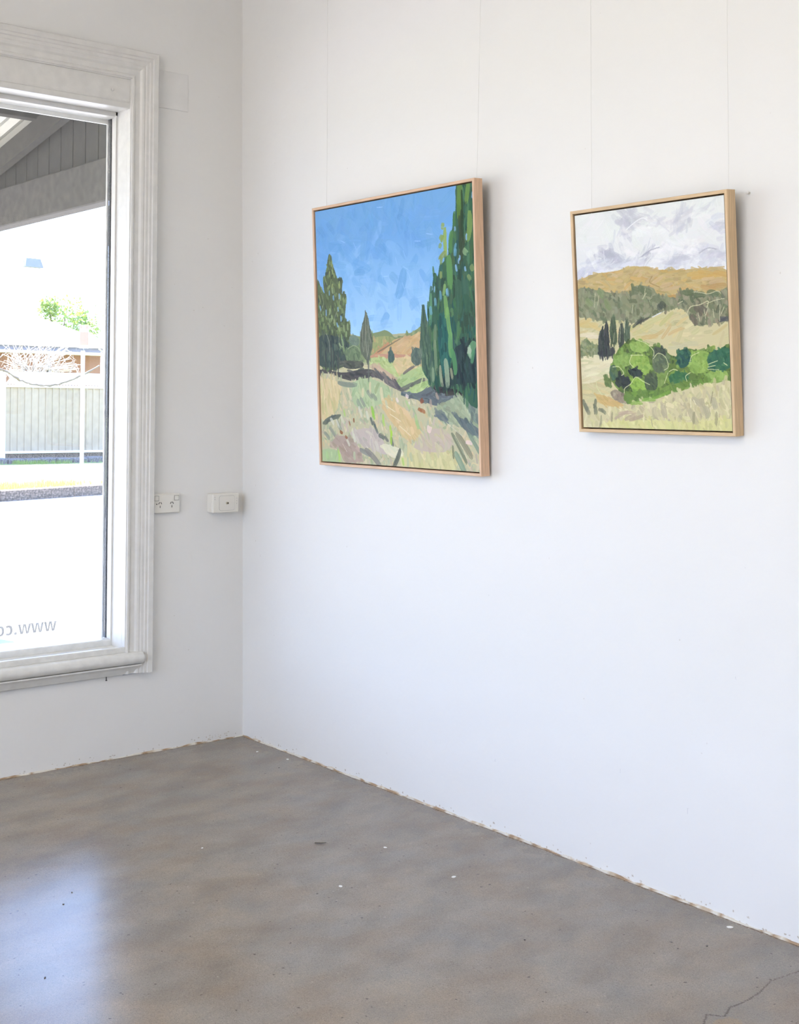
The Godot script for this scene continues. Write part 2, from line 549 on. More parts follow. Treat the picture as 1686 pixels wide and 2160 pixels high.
func build_room() -> void:
	# floor slab
	var st := begin()
	var uv := func(p: Vector3) -> void:
		st.set_uv(Vector2(-p.x / 3.2, p.z / 3.2))
		st.set_uv2(Vector2(p.x / 0.71, p.z / 0.71))
	var lo := Vector3(-6.4, -0.15, -0.02)
	var hi := Vector3(0.05, 0.0, 7.2)
	var q := [Vector3(lo.x, 0, lo.z), Vector3(hi.x, 0, lo.z), Vector3(hi.x, 0, hi.z), Vector3(lo.x, 0, hi.z)]
	for t in [[0, 1, 2], [0, 2, 3]]:
		for k in t:
			st.set_normal(Vector3.UP)
			uv.call(q[k])
			st.add_vertex(q[k])
	var c := (lo + hi) / 2.0
	for k in 4:
		var a: Vector3 = q[k]
		var b: Vector3 = q[(k + 1) % 4]
		face(st, a, b, b + Vector3(0, -0.15, 0), a + Vector3(0, -0.15, 0), c)
	quad(st, q[0] + Vector3(0, -0.15, 0), q[1] + Vector3(0, -0.15, 0), q[2] + Vector3(0, -0.15, 0), q[3] + Vector3(0, -0.15, 0), Vector3.DOWN)
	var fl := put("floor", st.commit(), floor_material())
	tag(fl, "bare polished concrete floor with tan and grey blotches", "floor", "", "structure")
	# walls and ceiling; the room is 6.4 m wide, 7.2 m deep, 3.4 m high
	var up := Vector3(-LEAN, 1, 0)
	wall("wall_front", Vector3(-6.4, 0, 0), Vector3.RIGHT, Vector3.UP, Vector3.BACK, 6.42, 3.5, 0.25, Rect2(6.4 - 3.96, 0.30, 3.96 - 0.45, 2.47 - 0.30), 0.003, 3.6, plaster(71, front_wall_marks), "white painted plaster wall around the shop window")
	wall("wall_right", Vector3(0, 0, -0.1), Vector3.BACK, up, Vector3.LEFT, 7.4, 3.5, 0.2, Rect2(), 0.004, 3.6, plaster(81, right_wall_marks), "white painted plaster wall behind the two paintings")
	var plain := mottled(lin(0.80, 0.79, 0.77), 0.8, 72, 0.6, 0.95)
	wall("wall_left", Vector3(-6.4, 0, -0.25), Vector3.BACK, Vector3.UP, Vector3.RIGHT, 7.65, 3.5, 0.2, Rect2(1.25, 0.35, 5.0, 2.35), 0.002, 3.6, plain, "white side wall with an added wide window opposite the paintings")
	added_side_window()
	added_ceiling_lamps()
	var wb := box("wall_back", Vector3(-6.4, 0, 7.2), Vector3(0.2, 3.5, 7.4), plain)
	tag(wb, "plain white wall facing the shop window", "wall", "", "structure")
	var ce := box("ceiling", Vector3(-6.6, 3.4, -0.25), Vector3(0.3, 3.6, 7.4), M.ceiling)
	tag(ce, "flat white ceiling above the gallery", "ceiling", "", "structure")
	# thick paint and mortar crust where the walls meet the floor
	crust("baseboard_right", Vector3(0, 0, 0), Vector3.BACK, Vector3.LEFT, 3.2, 91)
	crust("baseboard_front", Vector3(0, 0, 0), Vector3.LEFT, Vector3.BACK, 1.6, 92)
	# painted-over patch beside the architrave
	var pt := box("trim_1", Vector3(-0.412, 2.392, -0.004), Vector3(-0.274, 2.531, 0.0012), M.wall_patch if M.has("wall_patch") else plain, self, 0.001)
	tag(pt, "faint square patch painted over beside the window architrave", "patch", "", "structure")

func added_ceiling_lamps() -> void:
	# warm fill lamps added above the view to brighten the room
	var em := flat(Color(1.0, 0.97, 0.91), 0.9)
	em.emission_enabled = true
	em.emission = lin(1.0, 0.88, 0.68)
	em.emission_energy_multiplier = 1.5
	var spots := [[-3.5, 2.4, "added fill lamp on the ceiling nearest both the shop window and the paintings"], [-5.4, 2.4, "added fill lamp on the ceiling between the shop window and the added side window"], [-3.5, 5.4, "added fill lamp on the ceiling near the back wall on the painting side"], [-5.4, 5.4, "added fill lamp on the ceiling near the back wall by the added side window"]]
	for s in spots:
		var o := base("added_ceiling_light", Vector3(s[0], 3.33, s[1]), s[2], "light", "added ceiling fill lamps")
		box("housing", Vector3(-0.33, 0.0, -0.63), Vector3(0.33, 0.07, 0.63), M.plastic, o, 0.006)
		box("diffuser", Vector3(-0.30, -0.006, -0.60), Vector3(0.30, 0.001, 0.60), em, o)
		var al := AreaLight3D.new()
		al.name = "fill_glow"
		al.area_size = Vector2(0.6, 1.2)
		al.light_color = lin(1.0, 0.88, 0.68)
		al.light_energy = 3.5
		al.area_range = 14.0
		al.shadow_enabled = true
		al.position = Vector3(0, -0.02, 0)
		al.rotation_degrees.x = -90.0
		o.add_child(al)

func added_side_window() -> void:
	# side window added out of view to light the picture wall from across the room
	var w := base("window_2", Vector3(-6.4, 0.35, 3.5), "added wide white framed window opposite the paintings, out of view, for fill light", "window", "", "structure")
	for z: float in [-2.5, -0.85, 0.80, 2.44]:
		box("mullion", Vector3(-0.14, 0.0, z), Vector3(-0.06, 2.35, z + 0.06), M.gloss_white, w, 0.004)
	for y: float in [0.0, 2.29]:
		box("rail", Vector3(-0.14, y, -2.5), Vector3(-0.06, y + 0.06, 2.5), M.gloss_white, w, 0.004)
	for z: float in [-2.44, -0.79, 0.86]:
		box("glass_pane", Vector3(-0.102, 0.05, z), Vector3(-0.097, 2.30, z + 1.59), M.glass, w)
	box("sill", Vector3(-0.06, -0.04, -2.6), Vector3(0.06, 0.0, 2.6), M.gloss_white, w, 0.006)

func crust(called: String, o: Vector3, along: Vector3, out: Vector3, length: float, seed_: int) -> void:
	var nz := noise(seed_, 4.0, 4)
	var st := begin()
	var n := int(length / 0.012)
	var prev := []
	for i in n + 1:
		var s := length * i / n
		var hgt := 0.002 + 0.008 * clampf(0.35 + nz.get_noise_1d(s * 2.2), 0.0, 1.0)
		var dep := 0.001 + 0.0045 * clampf(0.45 + nz.get_noise_1d(s * 3.1 + 50.0), 0.0, 1.0)
		var tint := clampf(0.5 + 1.3 * nz.get_noise_1d(s * 1.7 + 90.0), 0.0, 1.0)
		# flakes of cream paint, tan mortar and rusty dirt follow one another along the wall
		var col := Color(0.70, 0.66, 0.58)
		var pick := nz.get_noise_1d(s * 6.0 + 20.0) + 0.4 * tint
		if pick > 0.36:
			col = Color(0.36, 0.25, 0.16)
		elif pick > 0.16:
			col = Color(0.52, 0.42, 0.31)
		var p := o + along * s
		var ring := [p - out * 0.006 + Vector3(0, hgt, 0), p + out * dep * 0.55 + Vector3(0, hgt * 0.72, 0), p + out * dep + Vector3(0, 0.001, 0), p + out * dep + Vector3(0, -0.003, 0)]
		var cs := [col, col, col, col]
		if i > 0:
			for k in 3:
				var f := [prev[0][k], prev[0][k + 1], ring[k + 1], ring[k]]
				var fc := [prev[1][k], prev[1][k + 1], cs[k + 1], cs[k]]
				var nrm: Vector3 = (f[1] - f[0]).cross(f[2] - f[0]).normalized()
				if nrm.dot(out + Vector3.UP * 0.5) < 0.0:
					nrm = -nrm
				for t in [[0, 1, 2], [0, 2, 3]]:
					var order: Array = t
					if (f[t[1]] - f[t[0]]).cross(f[t[2]] - f[t[0]]).dot(nrm) > 0.0:
						order = [t[0], t[2], t[1]]
					for w in order:
						st.set_normal(nrm)
						st.set_color(fc[w])
						st.add_vertex(f[w])
		prev = [ring, cs]
	var m := flat(Color.WHITE, 0.85)
	m.vertex_color_use_as_albedo = true
	var b := put(called, st.commit(), m)
	tag(b, "crumbly crust of old paint and mortar at the foot of the wall" if called.ends_with("right") else "thin crumbly crust of paint below the window wall", "baseboard", "", "structure")

# ------------------------------------------------------------------ the window
func build_window() -> void:
	var win := base("window_1", Vector3(0, 0, 0), "large shop window in a moulded white painted timber frame", "window", "", "structure")
	var x0 := -3.9      # far jamb, outside the frame
	var x1 := -0.52     # jamb beside the sockets
	# architrave section: t from the outer edge inwards, n out from the wall
	var arch := [Vector2(0, -0.01), Vector2(0, 0.030), Vector2(0.003, 0.033), Vector2(0.021, 0.033), Vector2(0.024, 0.029), Vector2(0.033, 0.029), Vector2(0.036, 0.0245), Vector2(0.046, 0.0245), Vector2(0.050, 0.022), Vector2(0.056, 0.0235), Vector2(0.063, 0.0215), Vector2(0.070, 0.0155), Vector2(0.088, 0.0145), Vector2(0.091, 0.019), Vector2(0.096, 0.0205), Vector2(0.101, 0.019), Vector2(0.103, 0.015), Vector2(0.106, 0.014), Vector2(0.106, -0.01)]
	var xr := x1 + 0.106
	var xl := x0 - 0.106
	var top := 2.578
	extrude("architrave", arch, Vector3(xr, 0.306, 0), Vector3(xr, top, 0), Vector3.LEFT, Vector3.BACK, M.gloss_white, win, 0.0, -1.0)
	extrude("architrave", arch, Vector3(xl, 0.306, 0), Vector3(xl, top, 0), Vector3.RIGHT, Vector3.BACK, M.gloss_white, win, 0.0, -1.0)
	extrude("architrave", arch, Vector3(xl, top, 0), Vector3(xr, top, 0), Vector3.DOWN, Vector3.BACK, M.gloss_white, win, 1.0, -1.0)
	box("packing_strip", Vector3(xr - 0.001, 0.866, -0.004), Vector3(xr + 0.0045, top - 0.002, 0.022), M.gloss_white, win, 0.001)
	# flat board under the head architrave, with its bead
	box("head_board", Vector3(x0, 2.366, -0.02), Vector3(x1 + 0.002, 2.474, 0.008), M.gloss_white, win, 0.002)
	box("head_bead", Vector3(x0, 2.386, 0.007), Vector3(x1 - 0.003, 2.392, 0.0105), M.gloss_white, win, 0.0015)
	put("screw_cover", knob(0.006, 0.003), M.gloss_white, win, Vector3(-0.59, 2.425, 0.009))
	# linings of the opening
	box("jamb_lining", Vector3(x1, 0.38, -0.09), Vector3(x1 + 0.072, 2.40, -0.0098), M.gloss_white, win, 0.0015)
	box("jamb_lining", Vector3(x0 - 0.072, 0.38, -0.09), Vector3(x0, 2.40, -0.0098), M.gloss_white, win, 0.0015)
	box("head_lining", Vector3(x0, 2.368, -0.09), Vector3(x1, 2.47, -0.018), M.gloss_white, win, 0.0015)
	# sash: stop bead on each side, bottom rail, head
	var bead := [Vector2(0, 0), Vector2(0.010, 0), Vector2(0.010, 0.006), Vector2(0.007, 0.010), Vector2(0.003, 0.012), Vector2(0.003, 0.044), Vector2(0, 0.046)]
	for s: float in [-1.0, 1.0]:
		var xx := x1 + 0.004 if s > 0 else x0 - 0.004
		extrude("stop_bead", bead, Vector3(xx, 0.39, -0.088), Vector3(xx, 2.38, -0.088), Vector3.LEFT * s, Vector3.FORWARD, M.gloss_white, win)
		box("sash_stile", Vector3(xx - 0.002, 0.38, -0.166) if s > 0 else Vector3(xx - 0.074, 0.38, -0.166), Vector3(xx + 0.074, 2.40, -0.088) if s > 0 else Vector3(xx + 0.002, 2.40, -0.088), M.gloss_white, win, 0.0015)
		var putty := begin()
		ragged(putty, Vector3(xx - 0.002 * s, 0.418, -0.1345), Vector3(xx - 0.002 * s, 2.352, -0.1345), Vector3.FORWARD, Vector3.LEFT * s, 0.024, 0.003)
		put("glazing_putty", putty.commit(), M.putty, win)
		box("outer_bead", Vector3(xx - 0.006, 0.40, -0.172) if s > 0 else Vector3(xx, 0.40, -0.172), Vector3(xx + 0.02, 2.37, -0.1655) if s > 0 else Vector3(xx + 0.006, 2.37, -0.1655), M.gloss_white, win, 0.001)
	extrude("head_stop", [Vector2(0, 0), Vector2(0.016, 0), Vector2(0.016, 0.010), Vector2(0.007, 0.014), Vector2(0.007, 0.046), Vector2(0, 0.046)], Vector3(x0, 2.372, -0.088), Vector3(x1, 2.372, -0.088), Vector3.DOWN, Vector3.FORWARD, M.gloss_white, win)
	box("sash_head", Vector3(x0, 2.352, -0.166), Vector3(x1, 2.47, -0.092), M.gloss_white, win, 0.002)
	box("outer_head_bead", Vector3(x0, 2.336, -0.174), Vector3(x1, 2.354, -0.163), M.gloss_white, win, 0.001)
	box("bottom_rail", Vector3(x0, 0.36, -0.135), Vector3(x1, 0.4195, -0.088), M.sill_white, win, 0.004)
	box("outer_sill", Vector3(x0, 0.30, -0.30), Vector3(x1, 0.408, -0.135), M.gloss_white, win, 0.004)
	# the pane
	var pane := box("glass_pane", Vector3(x0 + 0.002, 0.412, -0.144), Vector3(x1 - 0.004, 2.350, -0.139), M.glass, win)
	tag(pane, "clear window glass")
	# sill
	extrude("sill_board", [Vector2(-0.10, 0.30), Vector2(0.0, 0.30), Vector2(0.0, 0.382), Vector2(0.013, 0.383), Vector2(0.015, 0.387), Vector2(0.015, 0.403), Vector2(0.012, 0.406), Vector2(0.002, 0.406), Vector2(-0.006, 0.398), Vector2(-0.010, 0.392), Vector2(-0.10, 0.398)], Vector3(x0, 0, 0), Vector3(x1, 0, 0), Vector3.BACK, Vector3.UP, M.sill_white, win)
	var nose := [Vector2(0.0, 0.385), Vector2(0.024, 0.3855)]
	for k in 15:
		var an := PI * (0.5 - k / 14.0)
		nose.append(Vector2(0.026 + 0.022 * cos(an), 0.3635 + 0.022 * sin(an)))
	nose.append(Vector2(0.0, 0.3405))
	extrude("sill_nosing", nose, Vector3(x0 - 0.06, 0, 0), Vector3(-0.4565, 0, 0), Vector3.BACK, Vector3.UP, M.sill_white, win)
	var cove := [Vector2(0.0, 0.341), Vector2(0.036, 0.341), Vector2(0.036, 0.336), Vector2(0.030, 0.3335), Vector2(0.024, 0.326), Vector2(0.018, 0.314), Vector2(0.014, 0.306), Vector2(0.0, 0.304)]
	extrude("sill_cove", cove, Vector3(x0 - 0.06, 0, 0), Vector3(-0.462, 0, 0), Vector3.BACK, Vector3.UP, M.sill_white, win)
	# lettering on the outside of the glass, seen from behind
	var tm := TextMesh.new()
	tm.text = "www.co"
	var font := SystemFont.new()
	font.font_names = PackedStringArray(["Droid Sans"])
	font.font_weight = 700
	tm.font = font
	tm.font_size = 64
	tm.pixel_size = 0.001
	tm.depth = 0.0006
	tm.horizontal_alignment = HORIZONTAL_ALIGNMENT_LEFT
	tm.vertical_alignment = VERTICAL_ALIGNMENT_BOTTOM
	var o := put("lettering", tm, M.lettering, win, Vector3(-0.7115, 0.4475, -0.1446))
	o.rotation.y = PI
	o.scale = Vector3(0.95, 1.0, 1.0)
	tag(o, "grey vinyl web address lettering seen mirrored")

func ragged(st: SurfaceTool, a: Vector3, b: Vector3, wdir: Vector3, ndir: Vector3, width: float, rise: float) -> void:
	# a hand-run strip with uneven edges
	var n := 90
	var nz := noise(17, 0.35, 3)
	var prev := []
	for i in n + 1:
		var p := a.lerp(b, float(i) / n)
		var e0 := wdir * (0.0015 * nz.get_noise_1d(i * 2.0))
		var e1 := wdir * (width + 0.003 * nz.get_noise_1d(i * 2.0 + 300.0))
		var r := ndir * (rise * (1.0 + 0.4 * nz.get_noise_1d(i * 3.0 + 700.0)))
		var ring := [p + e0, p + e0 + r, p + e1 + r, p + e1]
		if i > 0:
			for k in 3:
				face(st, prev[k], prev[k + 1], ring[k + 1], ring[k], p + wdir * width * 0.5 - ndir * 0.01)
		prev = ring

func knob(r: float, h: float) -> ArrayMesh:
	# a low dome standing out along +z
	var st := begin()
	var prev := []
	for i in 6:
		var an := PI / 2.0 * i / 5.0
		var ring := []
		for k in 14:
			var t := TAU * k / 14.0
			ring.append(Vector3(cos(t) * r * cos(an), sin(t) * r * cos(an), h * sin(an)))
		if i > 0:
			for k in 14:
				face(st, prev[k], prev[(k + 1) % 14], ring[(k + 1) % 14], ring[k], Vector3(0, 0, -h))
		prev = ring
	return st.commit()

# ------------------------------------------------------------------ the paintings
class Painter:
	var w: int
	var h: int
	var d: PackedByteArray
	var hb: PackedByteArray
	var r := RandomNumberGenerator.new()
	var br := PackedFloat32Array()
	var size := 0.82          # how fine the brushwork is

	func _init(w_: int, h_: int, seed_: int) -> void:
		w = w_
		h = h_
		r.seed = seed_
		d.resize(w * h * 3)
		hb.resize(w * h)
		hb.fill(110)
		br.resize(401)
		for i in 401:
			br[i] = r.randf()

	func vary(c: Array, j: float) -> Array:
		var b := r.randf_range(-j, j)
		var o := []
		for k in 3:
			o.append(clampf(c[k] + b + r.randf_range(-j, j) * 0.35, 0, 255))
		return o

	func dab(x: float, y: float, l: float, wd: float, a: float, c: Array, al := 0.9) -> void:
		var ca := cos(a)
		var sa := sin(a)
		var hx := l / 2.0
		var hy := wd / 2.0
		var ex := absf(ca) * hx + absf(sa) * hy + 1.0
		var ey := absf(sa) * hx + absf(ca) * hy + 1.0
		var off := r.randi() % 300
		var bend := r.randf_range(-0.12, 0.12) * wd
		for iy in range(maxi(0, int(y - ey)), mini(h, int(y + ey) + 1)):
			for ix in range(maxi(0, int(x - ex)), mini(w, int(x + ex) + 1)):
				var dx := ix - x
				var dy := iy - y
				var s := (dx * ca + dy * sa) / hx
				if s > 1.0 or s < -1.0:
					continue
				var t := -dx * sa + dy * ca + bend * s * s * 2.0
				var q := s * s
				var k := br[off + (int(t * 1.1 + 50.0) % 100)]
				var lim := hy * sqrt(1.0 - q * q * (0.75 + 0.25 * k))
				if t > lim or t < -lim:
					continue
				if s > 0.55 and k > 1.5 - s * 0.9:
					continue
				var aa := al * (1.0 - 0.3 * k)
				var g := (k - 0.5) * 13.0
				var at := (iy * w + ix) * 3
				d[at] = int(clampf(lerpf(d[at], c[0] + g, aa), 0, 255))
				d[at + 1] = int(clampf(lerpf(d[at + 1], c[1] + g, aa), 0, 255))
				d[at + 2] = int(clampf(lerpf(d[at + 2], c[2] + g, aa), 0, 255))
				var rim := 40.0 if absf(t) > lim - 1.5 else 0.0
				hb[iy * w + ix] = int(clampf(80.0 + 70.0 * k + rim + off * 0.15, 0, 255))

	func wash(cols: Array, y0: int, y1: int, n: int, l: float, wd: float) -> void:
		# sky: bands of colour worked into each other with broad strokes
		for y in range(y0, y1 + 60):
			if y >= h:
				break
			var t := clampf(float(y - y0) / (y1 - y0), 0, 0.999) * (cols.size() - 1)
			var c: Array = cols[int(t)]
			var e: Array = cols[mini(int(t) + 1, cols.size() - 1)]
			var ft := t - int(t)
			for x in w:
				var at := (y * w + x) * 3
				for k in 3:
					d[at + k] = int(lerpf(c[k], e[k], ft))
		for i in n:
			var y := r.randf_range(y0, y1)
			var t := clampf((y - y0) / (y1 - y0) + r.randfn(0.0, 0.14), 0, 0.999) * (cols.size() - 1)
			dab(r.randf() * w, y, l * r.randf_range(0.6, 1.4), wd * r.randf_range(0.6, 1.3), r.randf() * PI, vary(cols[int(t)], 5.0), r.randf_range(0.35, 0.8))

	func flow(pts: Array, closed: bool, parts: int) -> PackedVector2Array:
		# a soft hand-drawn curve through the given points
		var q := PackedVector2Array()
		for i in range(0, pts.size(), 2):
			q.append(Vector2(pts[i], pts[i + 1]))
		var n := q.size()
		var o := PackedVector2Array()
		for i in (n if closed else n - 1):
			var p0 := q[(i - 1 + n) % n] if closed or i > 0 else q[0]
			var p1 := q[i]
			var p2 := q[(i + 1) % n]
			var p3 := q[(i + 2) % n] if closed or i + 2 < n else q[n - 1]
			for k in parts:
				o.append(p1.cubic_interpolate(p2, p0, p3, float(k) / parts))
		if not closed:
			o.append(q[n - 1])
		return o

	func fill(pts: Array, cols: Array, n0: int, l0: float, wd0: float, a: float, spread: float) -> void:
		var l := l0 * size
		var wd := wd0 * size
		var n := int(n0 / (size * size))
		var poly := flow(pts, true, 4)
		var lo := Vector2(1e6, 1e6)
		var hi := Vector2(-1e6, -1e6)
		for p in poly:
			lo = lo.min(p)
			hi = hi.max(p)
		var base_: Array = cols[0]
		for y in range(maxi(0, int(lo.y)), mini(h, int(hi.y) + 1)):
			var xs := PackedFloat32Array()
			for i in poly.size():
				var p := poly[i]
				var q := poly[(i + 1) % poly.size()]
				if (p.y <= y) != (q.y <= y):
					xs.append(p.x + (y - p.y) / (q.y - p.y) * (q.x - p.x) + 1.6 * (br[(y * 7 + i * 31) % 401] - 0.5))
			xs.sort()
			for i in range(0, xs.size() - 1, 2):
				for x in range(maxi(0, int(xs[i])), mini(w, int(xs[i + 1]) + 1)):
					var at := (y * w + x) * 3
					d[at] = base_[0]
					d[at + 1] = base_[1]
					d[at + 2] = base_[2]
		var made := 0
		for i in n * 6:
			if made >= n:
				break
			var p := Vector2(r.randf_range(lo.x, hi.x), r.randf_range(lo.y, hi.y))
			if p.x < -8 or p.y < -8 or p.x > w + 8 or p.y > h + 8 or not Geometry2D.is_point_in_polygon(p, poly):
				continue
			made += 1
			dab(p.x, p.y, l * r.randf_range(0.55, 1.35), wd * r.randf_range(0.6, 1.35), a + r.randfn(0.0, spread), vary(cols[r.randi() % cols.size()], 8.0), 0.92)

	func stroke(p: Array, wd: float, c: Array) -> void:
		var a := Vector2(p[0], p[1])
		var b := Vector2(p[2], p[3])
		var n := maxi(1, int(a.distance_to(b) / 45.0))
		for i in n:
			var q := a.lerp(b, (i + 0.5) / n)
			dab(q.x + r.randfn(0, wd * 0.06), q.y, a.distance_to(b) / n * 1.35 + 3.0, wd * r.randf_range(0.8, 1.15), (b - a).angle(), vary(c, 5.0), 0.95)

	func line(p: Array, wd: float, c: Array) -> void:
		var q := flow(p, false, 6)
		for i in q.size() - 1:
			var a := q[i]
			var b := q[i + 1]
			dab((a.x + b.x) / 2.0, (a.y + b.y) / 2.0, a.distance_to(b) + wd, wd, (b - a).angle(), vary(c, 3.0), 0.9)

	func spots(p: Array, l: float, wd: float, a: float, c: Array) -> void:
		for i in range(0, p.size(), 2):
			dab(p[i], p[i + 1], l * r.randf_range(0.8, 1.2), wd * r.randf_range(0.8, 1.2), a + r.randfn(0, 0.2), vary(c, 5.0), 0.85)

	func haze(p: Array, l: float, wd: float, a: float, c: Array) -> void:
		# paint scumbled thinly into what lies under it
		for i in range(0, p.size(), 2):
			for k in 7:
				dab(p[i] + r.randfn(0, l * 0.28), p[i + 1] + r.randfn(0, wd * 0.45), l * r.randf_range(0.35, 0.9), wd * r.randf_range(0.3, 0.7), a + r.randfn(0, 0.45), vary(c, 8.0), r.randf_range(0.2, 0.5))

	func material(gain: float) -> StandardMaterial3D:
		var m := StandardMaterial3D.new()
		m.albedo_texture = ImageTexture.create_from_image(Image.create_from_data(w, h, false, Image.FORMAT_RGB8, d))
		m.albedo_color = Color(gain, gain, gain).linear_to_srgb()
		m.roughness = 0.75
		m.metallic_specular = 0.3
		m.heightmap_enabled = true
		m.heightmap_texture = ImageTexture.create_from_image(Image.create_from_data(w, h, false, Image.FORMAT_L8, hb))
		m.heightmap_scale = 0.045
		m.texture_repeat = false
		return m

func paint_poplars() -> Painter:
	var p := Painter.new(818, 878, 5)
	p.wash([[116, 166, 216], [112, 164, 220], [132, 180, 228], [150, 193, 234], [162, 203, 238], [170, 210, 240]], 0, 560, 420, 75, 30)
	p.haze([35, 90, 311, 92, 519, 138, 439, 39, 498, 79, 191, 136, 390, 168, 224, 17], 85, 34, 1.2, [106, 158, 214])
	p.haze([403, 24, 451, 52, 479, 100, 560, 18, 332, 59], 80, 22, 1.4, [112, 166, 222])
	p.spots([365, 24, 158, 119, 554, 152, 233, 276, 491, 233, 613, 135, 461, 353, 386, 253], 30, 2.4, 0.3, [158, 200, 244])
	p.spots([367, 248, 404, 260, 508, 261, 476, 289, 348, 371, 437, 356, 487, 191, 444, 207, 224, 139, 499, 313], 30, 2.2, 1.1, [156, 198, 243])
	p.fill([-21, 444, 254, 448, 383, 444, 565, 443, 844, 453, 827, 926, -49, 932], [[171, 171, 139], [164, 167, 133]], 60, 40, 16, 0.3, 0.6)
	p.fill([167, 453, 241, 444, 294, 438, 345, 433, 377, 429, 408, 441, 426, 454, 475, 449, 488, 433, 500, 444, 542, 431, 572, 428, 567, 533, 289, 532, 170, 530], [[129, 144, 109], [119, 137, 102], [143, 158, 115], [151, 164, 123]], 60, 26, 12, 1.5, 0.4)
	p.fill([394, 472, 444, 458, 505, 454, 565, 445, 562, 522, 329, 517, 349, 498], [[196, 169, 129], [202, 176, 135], [188, 163, 126], [198, 165, 122]], 60, 46, 14, -0.25, 0.3)
	p.fill([303, 458, 370, 448, 420, 457, 394, 474, 342, 496, 300, 511], [[150, 157, 111], [167, 167, 119], [186, 156, 117], [137, 149, 104]], 24, 26, 11, 1.2, 0.5)
	p.stroke([316, 511, 381, 479], 14, [189, 134, 107])
	p.stroke([342, 498, 456, 458], 5, [117, 112, 91])
	p.fill([316, 507, 550, 516, 553, 526, 392, 521, 309, 523], [[185, 144, 125], [195, 152, 126], [176, 141, 121]], 14, 40, 9, 0, 0.15)
	p.fill([404, 525, 550, 522, 554, 560, 438, 585, 377, 557], [[201, 184, 143], [194, 180, 137], [209, 188, 147], [188, 178, 131]], 40, 34, 11, -0.2, 0.5)
	p.fill([280, 524, 341, 518, 403, 536, 438, 585, 389, 569, 289, 544], [[177, 190, 134], [190, 203, 147], [161, 178, 125]], 30, 32, 11, 0.4, 0.4)
	p.fill([289, 544, 340, 547, 438, 597, 461, 624, 424, 620, 326, 572], [[185, 161, 140], [195, 173, 150], [173, 153, 134]], 24, 46, 12, 0.65, 0.2)
	p.fill([438, 587, 560, 552, 571, 590, 461, 620], [[167, 186, 135], [179, 196, 141], [152, 173, 124]], 30, 38, 12, -0.35, 0.3)
	p.fill([-4, 534, 250, 540, 288, 556, 228, 571, -6, 569], [[195, 190, 155], [205, 200, 163], [183, 181, 145]], 20, 50, 10, 0.05, 0.2)
	p.fill([-5, 554, 134, 566, 235, 557, 307, 560, 376, 596, 312, 584, 194, 595, -7, 586], [[84, 84, 84], [72, 74, 76], [96, 96, 96]], 24, 48, 9, 0.05, 0.25)
	p.fill([307, 564, 376, 581, 461, 624, 448, 636, 375, 612, 312, 584], [[112, 108, 108], [96, 96, 98], [129, 120, 119]], 20, 48, 10, 0.6, 0.2)
	p.stroke([455, 626, 559, 594], 16, [98, 102, 98])
	p.fill([479, 632, 558, 601, 605, 602, 616, 613, 557, 636], [[167, 188, 131], [181, 200, 143], [152, 174, 119]], 20, 40, 12, -0.3, 0.3)
	p.fill([-7, 586, 180, 595, 312, 584, 387, 612, 467, 636, 631, 669, 762, 643, 826, 650, 828, 889, -24, 888], [[185, 182, 151], [176, 181, 147], [196, 186, 151], [168, 175, 149], [204, 196, 165], [183, 172, 157], [161, 171, 140], [203, 186, 147]], 700, 34, 11, 1.2, 0.6)
	p.fill([0, 594, 118, 603, 109, 652, 71, 714, -1, 724], [[209, 192, 151], [202, 188, 143], [217, 200, 162], [194, 187, 139]], 46, 60, 12, 1.5, 0.2)
	p.fill([193, 603, 286, 588, 387, 620, 385, 659, 282, 683, 196, 676], [[169, 185, 147], [183, 195, 155], [157, 175, 138]], 40, 42, 14, 1.3, 0.4)
	p.fill([366, 659, 452, 682, 528, 743, 551, 776, 490, 786, 431, 756, 364, 702], [[205, 182, 138], [199, 178, 133], [213, 190, 149]], 40, 60, 18, 0.85, 0.3)
	p.fill([464, 825, 655, 800, 708, 873, 462, 876], [[202, 196, 149], [196, 190, 143], [210, 200, 157], [189, 187, 144]], 40, 54, 18, 1.2, 0.4)
	p.fill([47, 825, 73, 797, 116, 784, 183, 798, 233, 857, 138, 877, 99, 833], [[170, 153, 141], [178, 159, 147], [162, 147, 133]], 24, 40, 14, 0.6, 0.3)
	p.fill([171, 770, 278, 755, 335, 778, 364, 840, 275, 820, 203, 798], [[188, 176, 168], [181, 172, 162], [197, 190, 175]], 30, 46, 15, 1, 0.4)
	p.fill([347, 805, 446, 822, 420, 842, 364, 837], [[211, 208, 182], [219, 214, 186]], 10, 40, 14, 0.4, 0.2)
	p.fill([4, 837, 92, 838, 110, 879, 1, 879], [[166, 186, 143], [177, 192, 146]], 14, 44, 13, 1.5, 0.3)
	p.fill([507, 812, 611, 748, 695, 776, 654, 822], [[190, 176, 161], [195, 188, 155], [181, 176, 153]], 26, 44, 15, 1, 0.4)
	p.fill([9, 740, 49, 719, 113, 710, 105, 722, 56, 735, 19, 748], [[111, 117, 105], [97, 104, 98]], 8, 26, 8, -0.4, 0.4)
	p.spots([32, 786, 64, 770, 104, 751, 284, 640, 309, 651, 223, 676, 243, 668], 40, 16, 0.9, [137, 145, 133])
	p.spots([289, 731, 305, 743, 312, 757], 34, 10, 1.3, [93, 103, 102])
	p.spots([341, 780, 366, 789, 394, 798], 34, 15, 0.6, [95, 103, 97])
	p.stroke([436, 830, 406, 876], 22, [86, 92, 85])
	p.stroke([228, 831, 274, 844], 18, [128, 128, 126])
	p.stroke([261, 830, 324, 874], 18, [134, 132, 130])
	p.stroke([118, 605, 199, 611], 16, [129, 137, 129])
	p.spots([66, 735, 125, 730, 97, 743, 228, 700, 267, 712, 184, 778, 190, 790, 155, 807], 36, 12, 1.1, [206, 206, 188])
